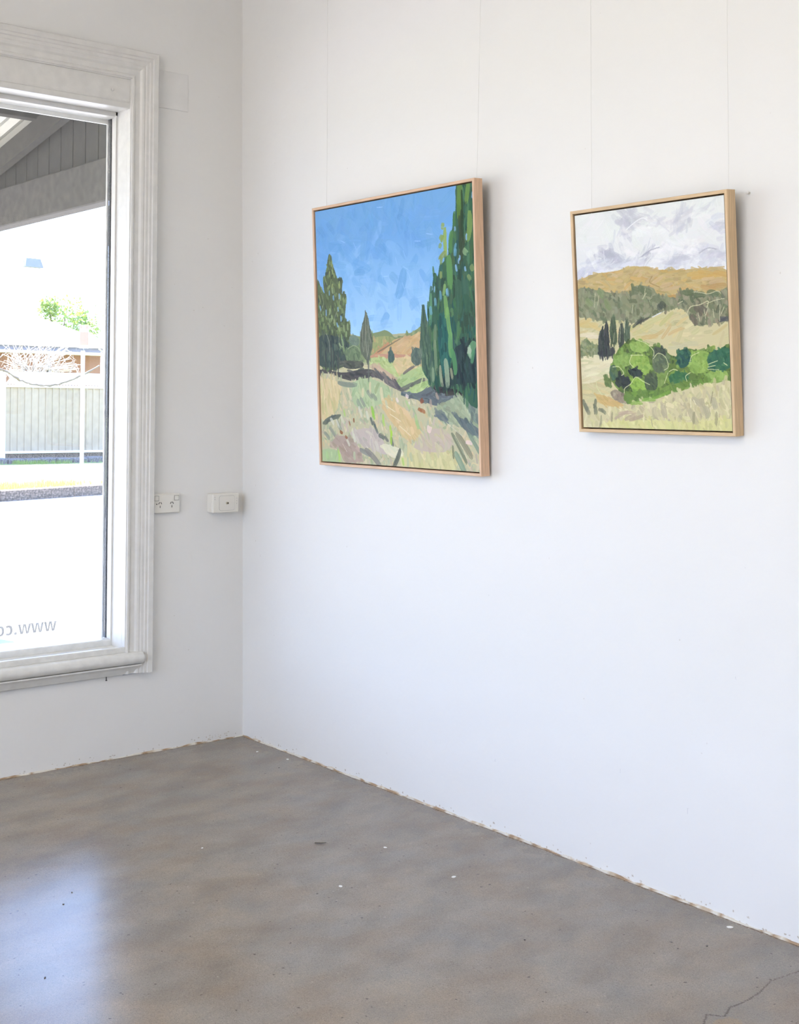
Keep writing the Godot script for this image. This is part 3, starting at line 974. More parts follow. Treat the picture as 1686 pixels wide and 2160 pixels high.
	p.spots([171, 640, 143, 660, 245, 636, 348, 640, 285, 620], 40, 13, 1.4, [212, 198, 164])
	p.spots([464, 829, 491, 844, 475, 864, 187, 851, 372, 675], 34, 12, 1.4, [176, 185, 156])
	p.fill([455, 632, 533, 636, 634, 609, 762, 632, 750, 654, 671, 665, 625, 677, 556, 662, 466, 647], [[99, 108, 113], [111, 120, 123], [85, 92, 97]], 40, 48, 13, 0, 0.35)
	p.fill([628, 609, 824, 570, 821, 643, 756, 643, 638, 634], [[62, 62, 66], [54, 56, 59], [74, 72, 72]], 30, 54, 14, 0, 0.3)
	p.fill([619, 696, 677, 661, 756, 645, 821, 648, 822, 780, 779, 763, 742, 735, 669, 732], [[149, 161, 135], [161, 173, 144], [137, 149, 127], [174, 183, 154]], 70, 40, 15, 0.9, 0.4)
	p.fill([756, 645, 821, 639, 820, 672, 782, 686], [[177, 187, 163], [151, 163, 142]], 10, 34, 14, 1.2, 0.4)
	p.fill([616, 696, 647, 697, 681, 721, 641, 722], [[105, 117, 121], [119, 129, 128]], 8, 36, 12, 0.5, 0.3)
	p.fill([706, 708, 726, 709, 812, 744, 822, 766, 779, 761, 742, 735], [[93, 105, 109], [109, 121, 121]], 18, 46, 14, 0.8, 0.2)
	p.fill([772, 665, 825, 672, 823, 729, 792, 715], [[123, 137, 127], [135, 149, 134], [110, 125, 120]], 16, 44, 14, 1.2, 0.3)
	p.stroke([704, 772, 754, 841], 18, [113, 123, 102])
	p.stroke([724, 768, 777, 826], 20, [136, 136, 115])
	p.stroke([779, 767, 820, 817], 14, [120, 139, 122])
	p.stroke([713, 828, 747, 876], 22, [126, 147, 128])
	p.stroke([697, 806, 699, 836], 10, [122, 127, 103])
	p.line([707, 772, 749, 827], 2, [180, 185, 161])
	p.line([669, 729, 746, 771], 2, [206, 206, 188])
	p.line([372, 679, 415, 698], 3, [224, 216, 185])
	p.line([389, 706, 444, 729], 3, [224, 216, 185])
	p.line([437, 744, 491, 774], 3, [221, 214, 181])
	p.line([121, 812, 147, 840], 2, [212, 200, 187])
	p.fill([-2, 252, 25, 274, 42, 287, 37, 250, 56, 215, 66, 175, 79, 153, 93, 189, 106, 214, 121, 245, 148, 249, 143, 293, 167, 299, 164, 331, 157, 387, 185, 396, 184, 448, 183, 533, -6, 534], [[93, 105, 81], [105, 121, 88], [83, 95, 78], [117, 136, 97], [75, 87, 79], [127, 144, 103]], 190, 26, 11, 1.45, 0.4)
	p.fill([1, 442, 86, 437, 180, 472, 183, 537, -4, 538], [[74, 87, 84], [85, 99, 89], [65, 77, 79], [94, 109, 95]], 70, 38, 11, 1.5, 0.25)
	p.spots([89, 188, 91, 217, 101, 230, 130, 268, 88, 266, 73, 224, 130, 260], 20, 9, 1.5, [151, 166, 113])
	p.spots([134, 309, 88, 282, 149, 415, 122, 414, 95, 392, 70, 354, 82, 375, 170, 411], 24, 9, 1.5, [151, 170, 126])
	p.spots([134, 446, 140, 463, 161, 435, 125, 475, 145, 487], 26, 10, 1.4, [144, 168, 122])
	p.spots([14, 339, 48, 357, 118, 348, 134, 380, 70, 289, 93, 307, 128, 304, 112, 401], 22, 8, 1.5, [128, 172, 214])
	p.line([121, 296, 126, 337, 104, 364, 88, 396], 2, [160, 169, 140])
	p.line([24, 290, 33, 324, 13, 352], 2, [160, 169, 140])
	p.line([44, 427, 60, 457, 62, 494], 2, [176, 179, 159])
	p.line([120, 438, 119, 466, 139, 479], 2, [171, 179, 153])
	p.stroke([37, 495, 35, 557], 7, [78, 80, 80])
	p.stroke([71, 483, 68, 561], 7, [78, 80, 80])
	p.stroke([84, 496, 82, 566], 8, [78, 80, 80])
	p.stroke([111, 505, 109, 574], 9, [78, 80, 80])
	p.fill([155, 494, 186, 474, 220, 471, 239, 492, 231, 523, 196, 539, 160, 526], [[109, 127, 101], [122, 140, 108], [98, 115, 94]], 30, 26, 10, 1, 0.6)
	p.fill([178, 446, 208, 439, 234, 455, 226, 475, 187, 470], [[120, 137, 123], [106, 123, 109]], 10, 24, 9, 0.6, 0.5)
	p.line([166, 486, 200, 475, 226, 483, 232, 495], 2, [167, 177, 144])
	p.fill([122, 527, 237, 529, 249, 548, 182, 555, 129, 542], [[84, 88, 83], [100, 104, 93]], 12, 36, 9, 0.1, 0.3)
	p.fill([275, 364, 287, 388, 295, 420, 301, 444, 306, 476, 291, 511, 281, 532, 260, 518, 240, 490, 240, 448, 249, 418, 263, 387], [[99, 107, 95], [87, 95, 87], [115, 121, 106]], 40, 40, 7, 1.55, 0.15)
	p.line([275, 368, 268, 443, 277, 522], 2, [160, 164, 148])
	p.line([283, 388, 289, 463, 277, 514], 2, [166, 168, 152])
	p.line([260, 403, 251, 450, 255, 498], 2, [158, 162, 146])
	p.stroke([281, 522, 280, 590], 9, [93, 100, 98])
	p.fill([753, -4, 821, -4, 832, 641, 729, 626, 634, 615, 605, 604, 571, 577, 561, 543, 580, 513, 596, 416, 597, 371, 611, 320, 623, 309, 628, 265, 637, 259, 648, 270, 660, 234, 678, 228, 699, 197, 712, 151, 724, 123, 728, 84, 739, 78, 745, -1], [[62, 96, 79], [70, 110, 82], [51, 82, 74], [84, 123, 87], [54, 77, 66], [49, 90, 86], [73, 98, 74]], 300, 60, 13, 1.55, 0.15)
	p.fill([568, 366, 578, 355, 583, 378, 595, 431, 609, 514, 617, 600, 583, 581, 561, 543, 554, 490, 559, 426], [[74, 97, 85], [88, 112, 94], [64, 87, 80], [100, 124, 102]], 50, 56, 10, 1.55, 0.12)
	p.fill([723, 494, 821, 490, 826, 590, 730, 608, 651, 611, 698, 560], [[48, 65, 67], [56, 77, 75], [42, 55, 59]], 60, 60, 14, 1.5, 0.2)
	p.fill([648, 411, 704, 402, 706, 516, 664, 567, 648, 529], [[45, 92, 90], [57, 105, 97], [50, 81, 82]], 40, 60, 12, 1.55, 0.12)
	p.stroke([764, 2, 755, 97], 25.5, [99, 135, 70])
	p.stroke([799, 2, 789, 51], 22.5, [115, 151, 79])
	p.stroke([804, 95, 796, 162], 25.5, [124, 155, 86])
	p.stroke([734, 84, 731, 120], 16.5, [74, 117, 74])
	p.stroke([686, 134, 687, 200], 15, [143, 165, 74])
	p.stroke([676, 148, 669, 162], 10.5, [135, 158, 80])
	p.stroke([715, 144, 710, 194], 19.5, [92, 137, 80])
	p.stroke([684, 200, 661, 216], 19.5, [135, 150, 88])
	p.stroke([667, 213, 666, 231], 13.5, [129, 148, 91])
	p.stroke([703, 223, 706, 300], 25.5, [105, 154, 94])
	p.stroke([662, 260, 662, 275], 13.5, [141, 158, 98])
	p.stroke([680, 302, 674, 327], 12, [133, 167, 107])
	p.stroke([682, 342, 685, 394], 19.5, [120, 163, 96])
	p.stroke([686, 383, 697, 457], 21, [126, 169, 105])
	p.stroke([697, 457, 697, 516], 22.5, [112, 161, 102])
	p.stroke([709, 509, 720, 568], 19.5, [93, 148, 102])
	p.stroke([803, 485, 783, 518], 25.5, [103, 153, 110])
	p.stroke([804, 511, 795, 540], 16.5, [88, 143, 107])
	p.stroke([627, 432, 621, 492], 16.5, [112, 134, 107])
	p.stroke([627, 484, 630, 566], 15, [124, 144, 115])
	p.stroke([613, 562, 614, 596], 15, [134, 156, 127])
	p.stroke([676, 541, 682, 608], 21, [159, 175, 149])
	p.stroke([647, 559, 654, 608], 13.5, [164, 169, 143])
	p.stroke([698, 564, 703, 589], 12, [156, 159, 130])
	p.stroke([786, 496, 788, 525], 12, [153, 182, 153])
	p.stroke([755, 105, 769, 170], 15, [65, 77, 56])
	p.stroke([766, 91, 757, 177], 12, [57, 69, 54])
	p.stroke([771, 178, 755, 234], 22.5, [61, 73, 58])
	p.stroke([611, 335, 605, 409], 12, [97, 147, 113])
	p.stroke([629, 306, 627, 343], 10.5, [74, 108, 91])
	p.stroke([742, 295, 744, 386], 30, [69, 102, 85])
	p.stroke([775, 297, 782, 387], 27, [62, 96, 82])
	p.stroke([812, 160, 804, 231], 18, [69, 102, 73])
	p.stroke([769, 27, 769, 156], 10.5, [50, 71, 53])
	p.spots([785, 160, 734, 131, 747, 230, 698, 201, 776, 257, 688, 321, 817, 36, 630, 310, 735, 251, 753, 221], 20, 8, 1.6, [142, 184, 228])
	p.spots([732, 189, 732, 203, 659, 332, 691, 324, 633, 351, 609, 376], 30, 12, 1.6, [112, 162, 190])
	p.spots([778, 205], 22, 24, 0.4, [149, 178, 140])
	p.spots([794, 284, 807, 256], 20, 16, 1, [135, 154, 103])
	p.spots([677, 117], 14, 18, 0.3, [151, 168, 90])
	p.spots([663, 176, 668, 151], 16, 16, 0.5, [135, 158, 92])
	p.spots([786, 507], 26, 16, 1.5, [177, 191, 167])
	p.fill([393, 499, 411, 498, 419, 527, 403, 536, 388, 530], [[82, 103, 98], [72, 93, 91]], 10, 26, 8, 1.5, 0.2)
	p.fill([512, 502, 536, 491, 557, 503, 552, 537, 531, 548, 508, 532], [[94, 109, 102], [84, 99, 94], [108, 123, 111]], 22, 30, 9, 1.5, 0.3)
	p.stroke([470, 570, 513, 552], 10, [109, 104, 104])
	p.spots([297, 699, 301, 711], 34, 12, 1.3, [153, 200, 88])
	p.spots([390, 761, 391, 784], 44, 11, 1.6, [159, 202, 76])
	p.spots([352, 722, 353, 732, 98, 846, 101, 862, 450, 861, 137, 705], 30, 10, 1.5, [166, 201, 108])
	p.spots([523, 723, 529, 739, 483, 674, 28, 857], 36, 14, 1.2, [166, 194, 135])
	p.spots([586, 753], 20, 24, 0.2, [225, 199, 196])
	p.spots([773, 788], 26, 12, 0.1, [226, 205, 202])
	p.spots([429, 660, 480, 647], 20, 12, 0.7, [224, 207, 205])
	p.spots([490, 669], 10, 10, 0, [223, 216, 211])
	p.spots([166, 741, 190, 730], 20, 8, 1.4, [134, 86, 60])
	p.spots([116, 773, 144, 789], 16, 10, 0.4, [143, 90, 61])
	p.spots([553, 662], 18, 16, 0.8, [143, 86, 66])
	p.spots([543, 690, 557, 694], 24, 11, 0.4, [153, 100, 69])
	p.spots([629, 647, 597, 669], 24, 12, 1.4, [174, 157, 143])
	p.line([764, 855, 775, 866, 787, 851, 813, 857], 3, [212, 196, 156])
	return p

func paint_hills() -> Painter:
	var p := Painter.new(496, 588, 6)
	p.size = 0.68
	p.wash([[223, 227, 225], [226, 228, 228], [220, 223, 226], [224, 226, 230], [214, 218, 226]], 0, 260, 170, 60, 24)
	p.haze([166, 16, 182, 24, 199, 20, 173, 36, 185, 43], 60, 26, 0.5, [186, 189, 199])
	p.haze([175, 55, 178, 71, 186, 34], 50, 16, 1.5, [196, 198, 207])
	p.haze([218, 31, 238, 30, 262, 29, 285, 40, 292, 50], 46, 16, 0.1, [202, 204, 211])
	p.haze([353, 47, 360, 60, 372, 43, 380, 35, 352, 68], 56, 20, -0.9, [198, 200, 209])
	p.haze([391, 30, 420, 27, 446, 24], 60, 14, -0.4, [206, 208, 215])
	p.haze([99, 118, 123, 123, 144, 134, 110, 134, 86, 123, 128, 114], 60, 26, 0.1, [177, 180, 194])
	p.haze([176, 139, 201, 138, 151, 144, 89, 142], 64, 18, -0.1, [189, 192, 206])
	p.haze([233, 131, 257, 120, 277, 113], 56, 12, -0.65, [171, 174, 188])
	p.haze([333, 151, 352, 143, 368, 138, 325, 156, 360, 152], 56, 22, -0.4, [190, 192, 204])
	p.haze([423, 130, 445, 144, 473, 140, 458, 160, 487, 153, 430, 158, 483, 83, 480, 71], 56, 20, -0.2, [196, 198, 210])
	p.haze([15, 153, 41, 152, 63, 147, 10, 169, 32, 164], 56, 20, -0.4, [193, 198, 214])
	p.haze([118, 148, 176, 149, 224, 149, 271, 158, 348, 167, 422, 172, 80, 155], 70, 16, -0.05, [217, 220, 229])
	p.haze([196, 63, 229, 60, 260, 65, 312, 110, 350, 110, 272, 146, 296, 136, 406, 117, 178, 111, 48, 114, 420, 47], 64, 24, 0.2, [234, 235, 236])
	p.line([181, 55, 214, 37, 238, 30, 253, 37], 3, [232, 234, 236])
	p.line([229, 131, 257, 117, 289, 111], 3, [171, 174, 188])
	p.line([99, 105, 102, 134, 118, 144, 135, 136], 3, [212, 214, 221])
	p.line([416, 136, 442, 126, 467, 131], 3, [176, 178, 190])
	p.fill([0, 185, 57, 166, 142, 162, 175, 156, 232, 157, 278, 168, 347, 176, 392, 174, 436, 176, 497, 186, 497, 253, 343, 260, 187, 234, -2, 218], [[187, 168, 120], [193, 172, 120], [181, 164, 121], [193, 174, 133], [196, 166, 110], [175, 158, 113]], 180, 44, 11, 0.05, 0.35)
	p.spots([403, 188, 439, 188, 464, 195, 486, 194, 421, 198], 56, 12, 0.1, [199, 165, 103])
	p.spots([439, 203, 464, 210, 307, 210, 322, 220, 262, 188, 277, 196], 50, 10, -0.3, [195, 172, 135])
	p.spots([467, 222, 438, 226, 306, 240, 325, 244], 46, 12, 0.1, [180, 149, 100])
	p.line([262, 185, 253, 200, 284, 214], 3, [161, 138, 95])
	p.fill([-3, 260, 225, 295, 343, 266, 500, 280, 512, 609, -13, 626], [[200, 192, 152], [194, 188, 146], [206, 196, 156], [189, 184, 144], [204, 190, 142]], 240, 60, 14, -0.15, 0.35)
	p.fill([1, 389, 121, 388, 120, 414, 110, 439, 1, 465], [[215, 208, 175], [207, 202, 165], [220, 212, 181]], 26, 60, 13, -0.05, 0.2)
	p.spots([270, 338, 302, 332, 333, 330, 246, 343], 56, 11, -0.3, [199, 176, 128])
	p.spots([342, 367, 376, 365, 331, 373], 50, 13, 0, [191, 186, 156])
	p.spots([200, 310, 264, 300, 303, 298, 223, 324], 70, 12, -0.35, [187, 185, 135])
	p.spots([36, 304, 58, 312, 15, 294], 56, 13, 0.1, [203, 182, 127])
	p.spots([31, 330, 52, 337], 60, 12, 0, [221, 212, 190])
	p.fill([1, 203, 76, 211, 114, 219, 188, 225, 193, 209, 229, 207, 264, 216, 279, 233, 336, 248, 347, 264, 339, 271, 289, 279, 257, 290, 225, 299, 192, 305, 143, 295, 72, 293, 33, 281, -1, 277], [[134, 139, 112], [120, 127, 101], [148, 151, 124], [108, 115, 93], [142, 145, 121], [128, 130, 109]], 150, 28, 13, 1.3, 0.6)
	p.fill([349, 230, 393, 230, 437, 241, 473, 237, 498, 233, 497, 306, 488, 312, 434, 317, 408, 321, 383, 305, 369, 283, 339, 263], [[132, 135, 110], [116, 123, 97], [148, 149, 124], [104, 111, 91], [149, 140, 119]], 90, 26, 12, 1.3, 0.6)
	p.spots([225, 217, 244, 225, 204, 219, 275, 245], 30, 18, 0.5, [107, 115, 91])
	p.spots([40, 243, 104, 252, 84, 219], 30, 18, 0.8, [127, 144, 103])
	p.spots([286, 264, 293, 261, 281, 268], 20, 14, 0.8, [85, 93, 81])
	p.spots([224, 300, 208, 303], 40, 8, -0.3, [74, 78, 76])
	p.spots([406, 281, 417, 276, 390, 305], 30, 16, 0.8, [111, 104, 94])
	p.spots([485, 306, 478, 308], 26, 10, 0, [84, 88, 91])
	p.spots([375, 235, 411, 241, 452, 239], 36, 14, 0.1, [97, 109, 83])
	p.line([369, 289, 381, 271, 410, 267, 436, 259, 432, 274], 2.5, [205, 200, 163])
	p.line([404, 287, 409, 309], 2, [203, 198, 165])
	p.line([423, 279, 427, 303], 2, [203, 198, 165])
	p.line([434, 280, 428, 294], 2, [203, 198, 165])
	p.line([450, 280, 453, 301], 2, [203, 198, 165])
	p.line([472, 270, 469, 311], 2, [203, 198, 165])
	p.line([484, 276, 475, 293], 2, [203, 198, 165])
	p.line([63, 218, 57, 256], 2, [203, 198, 165])
	p.line([75, 225, 70, 251], 2, [203, 198, 165])
	p.line([237, 215, 234, 233], 2, [203, 198, 165])
	p.line([240, 227, 227, 242], 2, [203, 198, 165])
	p.line([194, 256, 189, 278], 2, [203, 198, 165])
	p.line([393, 233, 419, 237, 437, 241, 466, 235, 475, 242], 2, [203, 198, 165])
	p.line([432, 265, 458, 258, 485, 255], 2, [203, 198, 165])
	p.line([343, 260, 357, 255], 2, [203, 198, 165])
	p.fill([2, 360, 19, 341, 34, 351, 51, 357, 68, 362, 71, 385, 36, 386, 1, 388], [[128, 137, 108], [113, 123, 95], [146, 153, 122], [138, 145, 104]], 36, 24, 10, 1.3, 0.6)
	p.fill([99, 297, 105, 321, 103, 382, 86, 385, 87, 330], [[66, 70, 70], [78, 82, 82]], 16, 36, 6, 1.55, 0.12)
	p.fill([81, 317, 87, 330, 87, 382, 67, 383, 70, 336], [[79, 86, 80], [65, 70, 70]], 16, 36, 6, 1.55, 0.12)
	p.fill([119, 287, 129, 288, 133, 322, 133, 354, 115, 357, 110, 321], [[83, 95, 76], [71, 83, 71], [97, 111, 87]], 16, 36, 6, 1.55, 0.12)
	p.fill([151, 303, 157, 323, 156, 364, 141, 370, 141, 328], [[79, 87, 79], [67, 76, 72]], 16, 36, 6, 1.55, 0.12)
	p.fill([169, 296, 179, 326, 177, 349, 160, 351, 160, 323], [[95, 109, 90], [83, 97, 82]], 16, 36, 6, 1.55, 0.12)
	p.fill([64, 385, 71, 377, 122, 374, 117, 389, 87, 392], [[66, 70, 72], [80, 84, 82]], 16, 36, 6, 1.55, 0.12)
	p.line([164, 297, 160, 329], 2, [209, 206, 175])
	p.line([147, 309, 143, 354], 2, [180, 183, 154])
	p.line([125, 328, 121, 354], 2, [160, 165, 134])
	p.fill([112, 415, 130, 383, 156, 361, 182, 349, 222, 353, 245, 369, 273, 367, 296, 380, 311, 392, 333, 396, 342, 381, 376, 378, 405, 385, 442, 377, 456, 389, 475, 377, 498, 375, 498, 465, 424, 464, 353, 479, 274, 501, 193, 521, 156, 518, 149, 499, 121, 473, 102, 440], [[100, 122, 69], [120, 145, 75], [88, 110, 65], [134, 163, 86], [76, 96, 65], [108, 134, 73]], 260, 26, 13, 0.9, 0.8)
	p.fill([181, 358, 222, 356, 241, 372, 216, 384, 184, 377], [[148, 175, 98], [134, 163, 88]], 12, 24, 11, 0.9, 0.7)
	p.fill([125, 392, 179, 390, 178, 415, 128, 421], [[136, 165, 93], [122, 151, 83]], 16, 24, 11, 0.9, 0.7)
	p.fill([183, 393, 236, 394, 238, 438, 209, 441, 186, 422], [[140, 169, 88], [124, 155, 79], [152, 181, 97]], 22, 24, 11, 0.9, 0.7)
	p.fill([373, 390, 431, 388, 429, 431, 377, 439], [[136, 165, 88], [150, 179, 98], [120, 149, 79]], 26, 24, 11, 0.9, 0.7)
	p.fill([429, 440, 476, 431, 486, 455, 432, 464], [[148, 177, 100], [134, 163, 88]], 16, 24, 11, 0.9, 0.7)
	p.fill([180, 454, 213, 454, 232, 479, 183, 486], [[144, 179, 86], [128, 161, 80]], 14, 24, 11, 0.9, 0.7)
	p.fill([266, 429, 297, 426, 288, 467, 264, 473], [[124, 148, 84], [110, 134, 77]], 12, 24, 11, 0.9, 0.7)
	p.fill([173, 431, 194, 425, 216, 438, 205, 447, 177, 444], [[61, 71, 68], [51, 61, 60]], 8, 24, 11, 0.9, 0.7)
	p.fill([126, 441, 144, 441, 146, 470, 127, 473], [[65, 72, 68], [55, 64, 62]], 8, 24, 11, 0.9, 0.7)
	p.fill([147, 450, 172, 454, 167, 476, 150, 479], [[67, 72, 73], [57, 64, 65]], 8, 24, 11, 0.9, 0.7)
	p.fill([225, 448, 261, 442, 263, 479, 231, 486], [[77, 91, 74], [89, 103, 79]], 12, 24, 11, 0.9, 0.7)
	p.fill([256, 388, 299, 386, 301, 429, 258, 435], [[99, 111, 89], [87, 99, 82], [113, 127, 96]], 22, 24, 11, 0.9, 0.7)
	p.fill([336, 387, 370, 381, 368, 418, 340, 425], [[56, 92, 82], [46, 78, 77], [70, 106, 85]], 18, 24, 11, 0.9, 0.7)
	p.fill([434, 395, 460, 383, 496, 381, 496, 428, 437, 431], [[62, 105, 83], [76, 119, 87], [52, 94, 78]], 30, 24, 11, 0.9, 0.7)
	p.fill([308, 445, 358, 439, 364, 467, 315, 470], [[66, 109, 78], [78, 121, 82]], 18, 24, 11, 0.9, 0.7)
	p.fill([261, 370, 292, 376, 295, 389, 264, 385], [[85, 95, 81], [73, 83, 75]], 8, 24, 11, 0.9, 0.7)
	p.fill([105, 421, 124, 418, 127, 447, 109, 457], [[78, 103, 85], [92, 112, 80]], 10, 24, 11, 0.9, 0.7)
	p.fill([84, 447, 103, 453, 104, 473, 87, 470], [[113, 130, 84], [99, 116, 75]], 8, 24, 11, 0.9, 0.7)
	p.fill([103, 492, 125, 483, 157, 502, 152, 518, 123, 515], [[149, 138, 121], [127, 118, 106], [169, 160, 138]], 12, 24, 11, 0.9, 0.7)
	p.fill([158, 492, 255, 485, 274, 501, 193, 521, 160, 518], [[106, 135, 74], [122, 155, 79], [94, 122, 68]], 20, 24, 11, 0.9, 0.7)
	p.fill([295, 473, 425, 455, 428, 464, 353, 479, 278, 501], [[114, 143, 75], [100, 128, 69]], 20, 24, 11, 0.9, 0.7)
	p.line([183, 390, 174, 409, 186, 422], 2.2, [206, 211, 163])
	p.line([179, 390, 220, 391], 2.2, [206, 211, 163])
	p.line([198, 349, 230, 359, 256, 379, 256, 394], 2.2, [206, 211, 163])
	p.line([255, 401, 272, 387, 295, 398, 303, 423, 289, 432], 2.2, [206, 211, 163])
	p.line([115, 421, 136, 421, 152, 438, 144, 444], 2.2, [206, 211, 163])
	p.line([151, 492, 154, 479, 175, 467, 193, 449, 216, 460, 240, 470], 2.2, [206, 211, 163])
	p.line([305, 436, 320, 430, 332, 433], 2.2, [206, 211, 163])
	p.line([373, 439, 358, 448, 361, 461], 2.2, [206, 211, 163])
	p.line([373, 412, 379, 397, 402, 388], 2.2, [206, 211, 163])
	p.line([428, 419, 459, 410], 2.2, [206, 211, 163])
	p.line([429, 426, 451, 422], 2.2, [206, 211, 163])
	p.line([427, 431, 462, 433], 2.2, [206, 211, 163])
	p.line([477, 416, 487, 422], 2.2, [206, 211, 163])
	p.line([301, 439, 288, 467], 2.2, [206, 211, 163])
	p.line([53, 460, 57, 479, 81, 502, 143, 525], 2.2, [206, 211, 163])
	p.fill([3, 539, 105, 538, 156, 524, 274, 503, 383, 477, 446, 468, 503, 470, 499, 592, 0, 593], [[201, 194, 156], [190, 182, 146], [207, 203, 155], [179, 170, 142], [213, 206, 168], [189, 185, 142]], 170, 38, 13, 1.3, 0.6)
	p.fill([94, 571, 251, 564, 368, 568, 496, 557, 499, 592, 93, 594], [[205, 203, 145], [197, 193, 142], [211, 207, 157]], 50, 40, 13, 1.2, 0.5)
	p.spots([138, 551, 155, 545, 171, 556, 191, 559], 50, 10, -0.3, [178, 160, 140])
	p.spots([389, 513, 407, 528, 376, 553, 284, 539, 252, 545, 421, 540, 444, 518], 40, 18, 1.2, [177, 170, 144])
	p.line([440, 489, 433, 518], 3, [149, 142, 114])
	p.line([370, 507, 371, 528], 2.5, [221, 216, 185])
	p.line([380, 510, 387, 522], 2.5, [219, 214, 181])
	p.spots([448, 559, 378, 556, 64, 572, 104, 558], 34, 8, 1.6, [149, 144, 116])
	p.line([216, 546, 213, 568], 3, [221, 216, 176])
	p.line([240, 562, 243, 581], 3, [167, 164, 134])
	p.fill([51, 496, 90, 502, 148, 525, 105, 528, 63, 519], [[200, 174, 121], [192, 166, 113]], 12, 40, 9, 0.5, 0.2)
	p.spots([12, 533, 18, 541, 8, 526], 30, 14, 1, [120, 124, 106])
	p.spots([46, 522, 43, 536, 49, 539], 30, 9, 1.5, [112, 117, 100])
	p.spots([66, 539, 75, 542], 20, 10, 0.5, [126, 128, 109])
	p.spots([193, 518, 234, 509, 278, 498], 50, 9, -0.25, [129, 167, 81])
	return p

func painting(called: String, z0: float, w: float, yb: float, h: float, tilt: float, depth: float, gap: float, yaw: float, mv: Material, mh: Material, art: Material, label: String) -> Node3D:
	# local x runs along the wall, y up the leaning picture, z out of its face; the origin is the middle of the lower back edge
	var ry := Basis(Vector3.UP, yaw)
	var u := ry * Vector3(0, 0, 1)
	var v := ry * Vector3(-sin(tilt), cos(tilt), 0)
	var n := ry * Vector3(-cos(tilt), -sin(tilt), 0)
	var o := base(called, Vector3.ZERO, label, "painting")
	o.transform = Transform3D(Basis(u, v, n), Vector3(-LEAN * yb - gap, yb, z0) + u * (w / 2.0))
	var f := 0.009
	var k := 0.0012
	var prof := [Vector2(0, k), Vector2(0, depth - k), Vector2(k, depth), Vector2(f - k, depth), Vector2(f, depth - k), Vector2(f, 0), Vector2(k, 0)]
	var l := -w / 2.0
	var r := w / 2.0
	extrude("frame_rail", prof, Vector3(l, 0, 0), Vector3(l, h, 0), Vector3.RIGHT, Vector3.BACK, mv, o, 1.0, -1.0)
	extrude("frame_rail", prof, Vector3(r, 0, 0), Vector3(r, h, 0), Vector3.LEFT, Vector3.BACK, mv, o, 1.0, -1.0)
	extrude("frame_rail", prof, Vector3(l, 0, 0), Vector3(r, 0, 0), Vector3.UP, Vector3.BACK, mh, o, 1.0, -1.0)
	extrude("frame_rail", prof, Vector3(l, h, 0), Vector3(r, h, 0), Vector3.DOWN, Vector3.BACK, mh, o, 1.0, -1.0)
	var tray := box("frame_tray", Vector3(l + f - 0.001, f - 0.001, 0.003), Vector3(r - f + 0.001, h - f + 0.001, 0.005), M.recess_shade_board, o)
	tag(tray, "backing inside the frame, coloured dark brown for the shade of the gap")
	# stretched canvas: painted face, sides coloured dark for the shade of the gap
	var e := 0.013
	var zf := depth - 0.005
	var cv := begin()
	var a := [Vector3(l + e, e, zf), Vector3(r - e, e, zf), Vector3(r - e, h - e, zf), Vector3(l + e, h - e, zf)]
	var uv := [Vector2(0, 1), Vector2(1, 1), Vector2(1, 0), Vector2(0, 0)]
	for t in [[0, 1, 2], [0, 2, 3]]:
		tri(cv, a[t[0]], a[t[1]], a[t[2]], Vector3.BACK, [uv[t[0]], uv[t[1]], uv[t[2]]])
	put("painted_canvas", cv.commit(), art, o)
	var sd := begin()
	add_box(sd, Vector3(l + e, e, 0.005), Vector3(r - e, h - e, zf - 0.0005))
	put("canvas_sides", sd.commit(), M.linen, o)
	return o

func build_paintings() -> void:
	painting("landscape_painting", 0.5653, 0.8436, 1.0849, 0.9038, 0.0503, 0.0359, 0.004, -0.0051, M.oak_pink_v, M.oak_pink_h, paint_poplars().material(1.0), "large framed landscape of poplars under a vivid blue sky")
	painting("landscape_painting_001", 1.8026, 0.5224, 1.2314, 0.6143, 0.0791, 0.0345, 0.004, 0.0092, M.oak_gold_v, M.oak_gold_h, paint_hills().material(1.0), "smaller framed landscape of golden hills under a cloudy sky")
	# clear hanging lines up to a rail under the ceiling
	var rail := box("hanging_rail", Vector3(-0.062, 3.30, 0.1), Vector3(-0.044, 3.325, 3.4), M.metal, self, 0.003)
	tag(rail, "slim metal picture rail high on the painting wall", "rail")
	var lines := [
		[Vector3(-0.0747, 1.9871, 0.62), 0.575, "clear nylon line holding the blue-sky painting on its window side"],
		[Vector3(-0.0787, 1.9871, 1.395), 1.385, "clear nylon line holding the blue-sky painting on the side nearer the smaller painting"],
		[Vector3(-0.0790, 1.8430, 1.862), 1.808, "clear nylon line holding the cloudy-sky painting on the side nearer the larger painting"],
		[Vector3(-0.0748, 1.8430, 2.3137), 2.262, "clear nylon line holding the cloudy-sky painting on its outer side"]]
	for l in lines:
		var a: Vector3 = l[0]
		var b := Vector3(-0.053, 3.302, l[1])
		var t := tube("hanging_line", [a - Vector3(0, 0.05, 0), a, a.lerp(b, 0.5), b], [0.0006, 0.0006, 0.0006, 0.0006], M.nylon, self, 6)
		tag(t, l[2], "hanging line", "picture hanging lines")

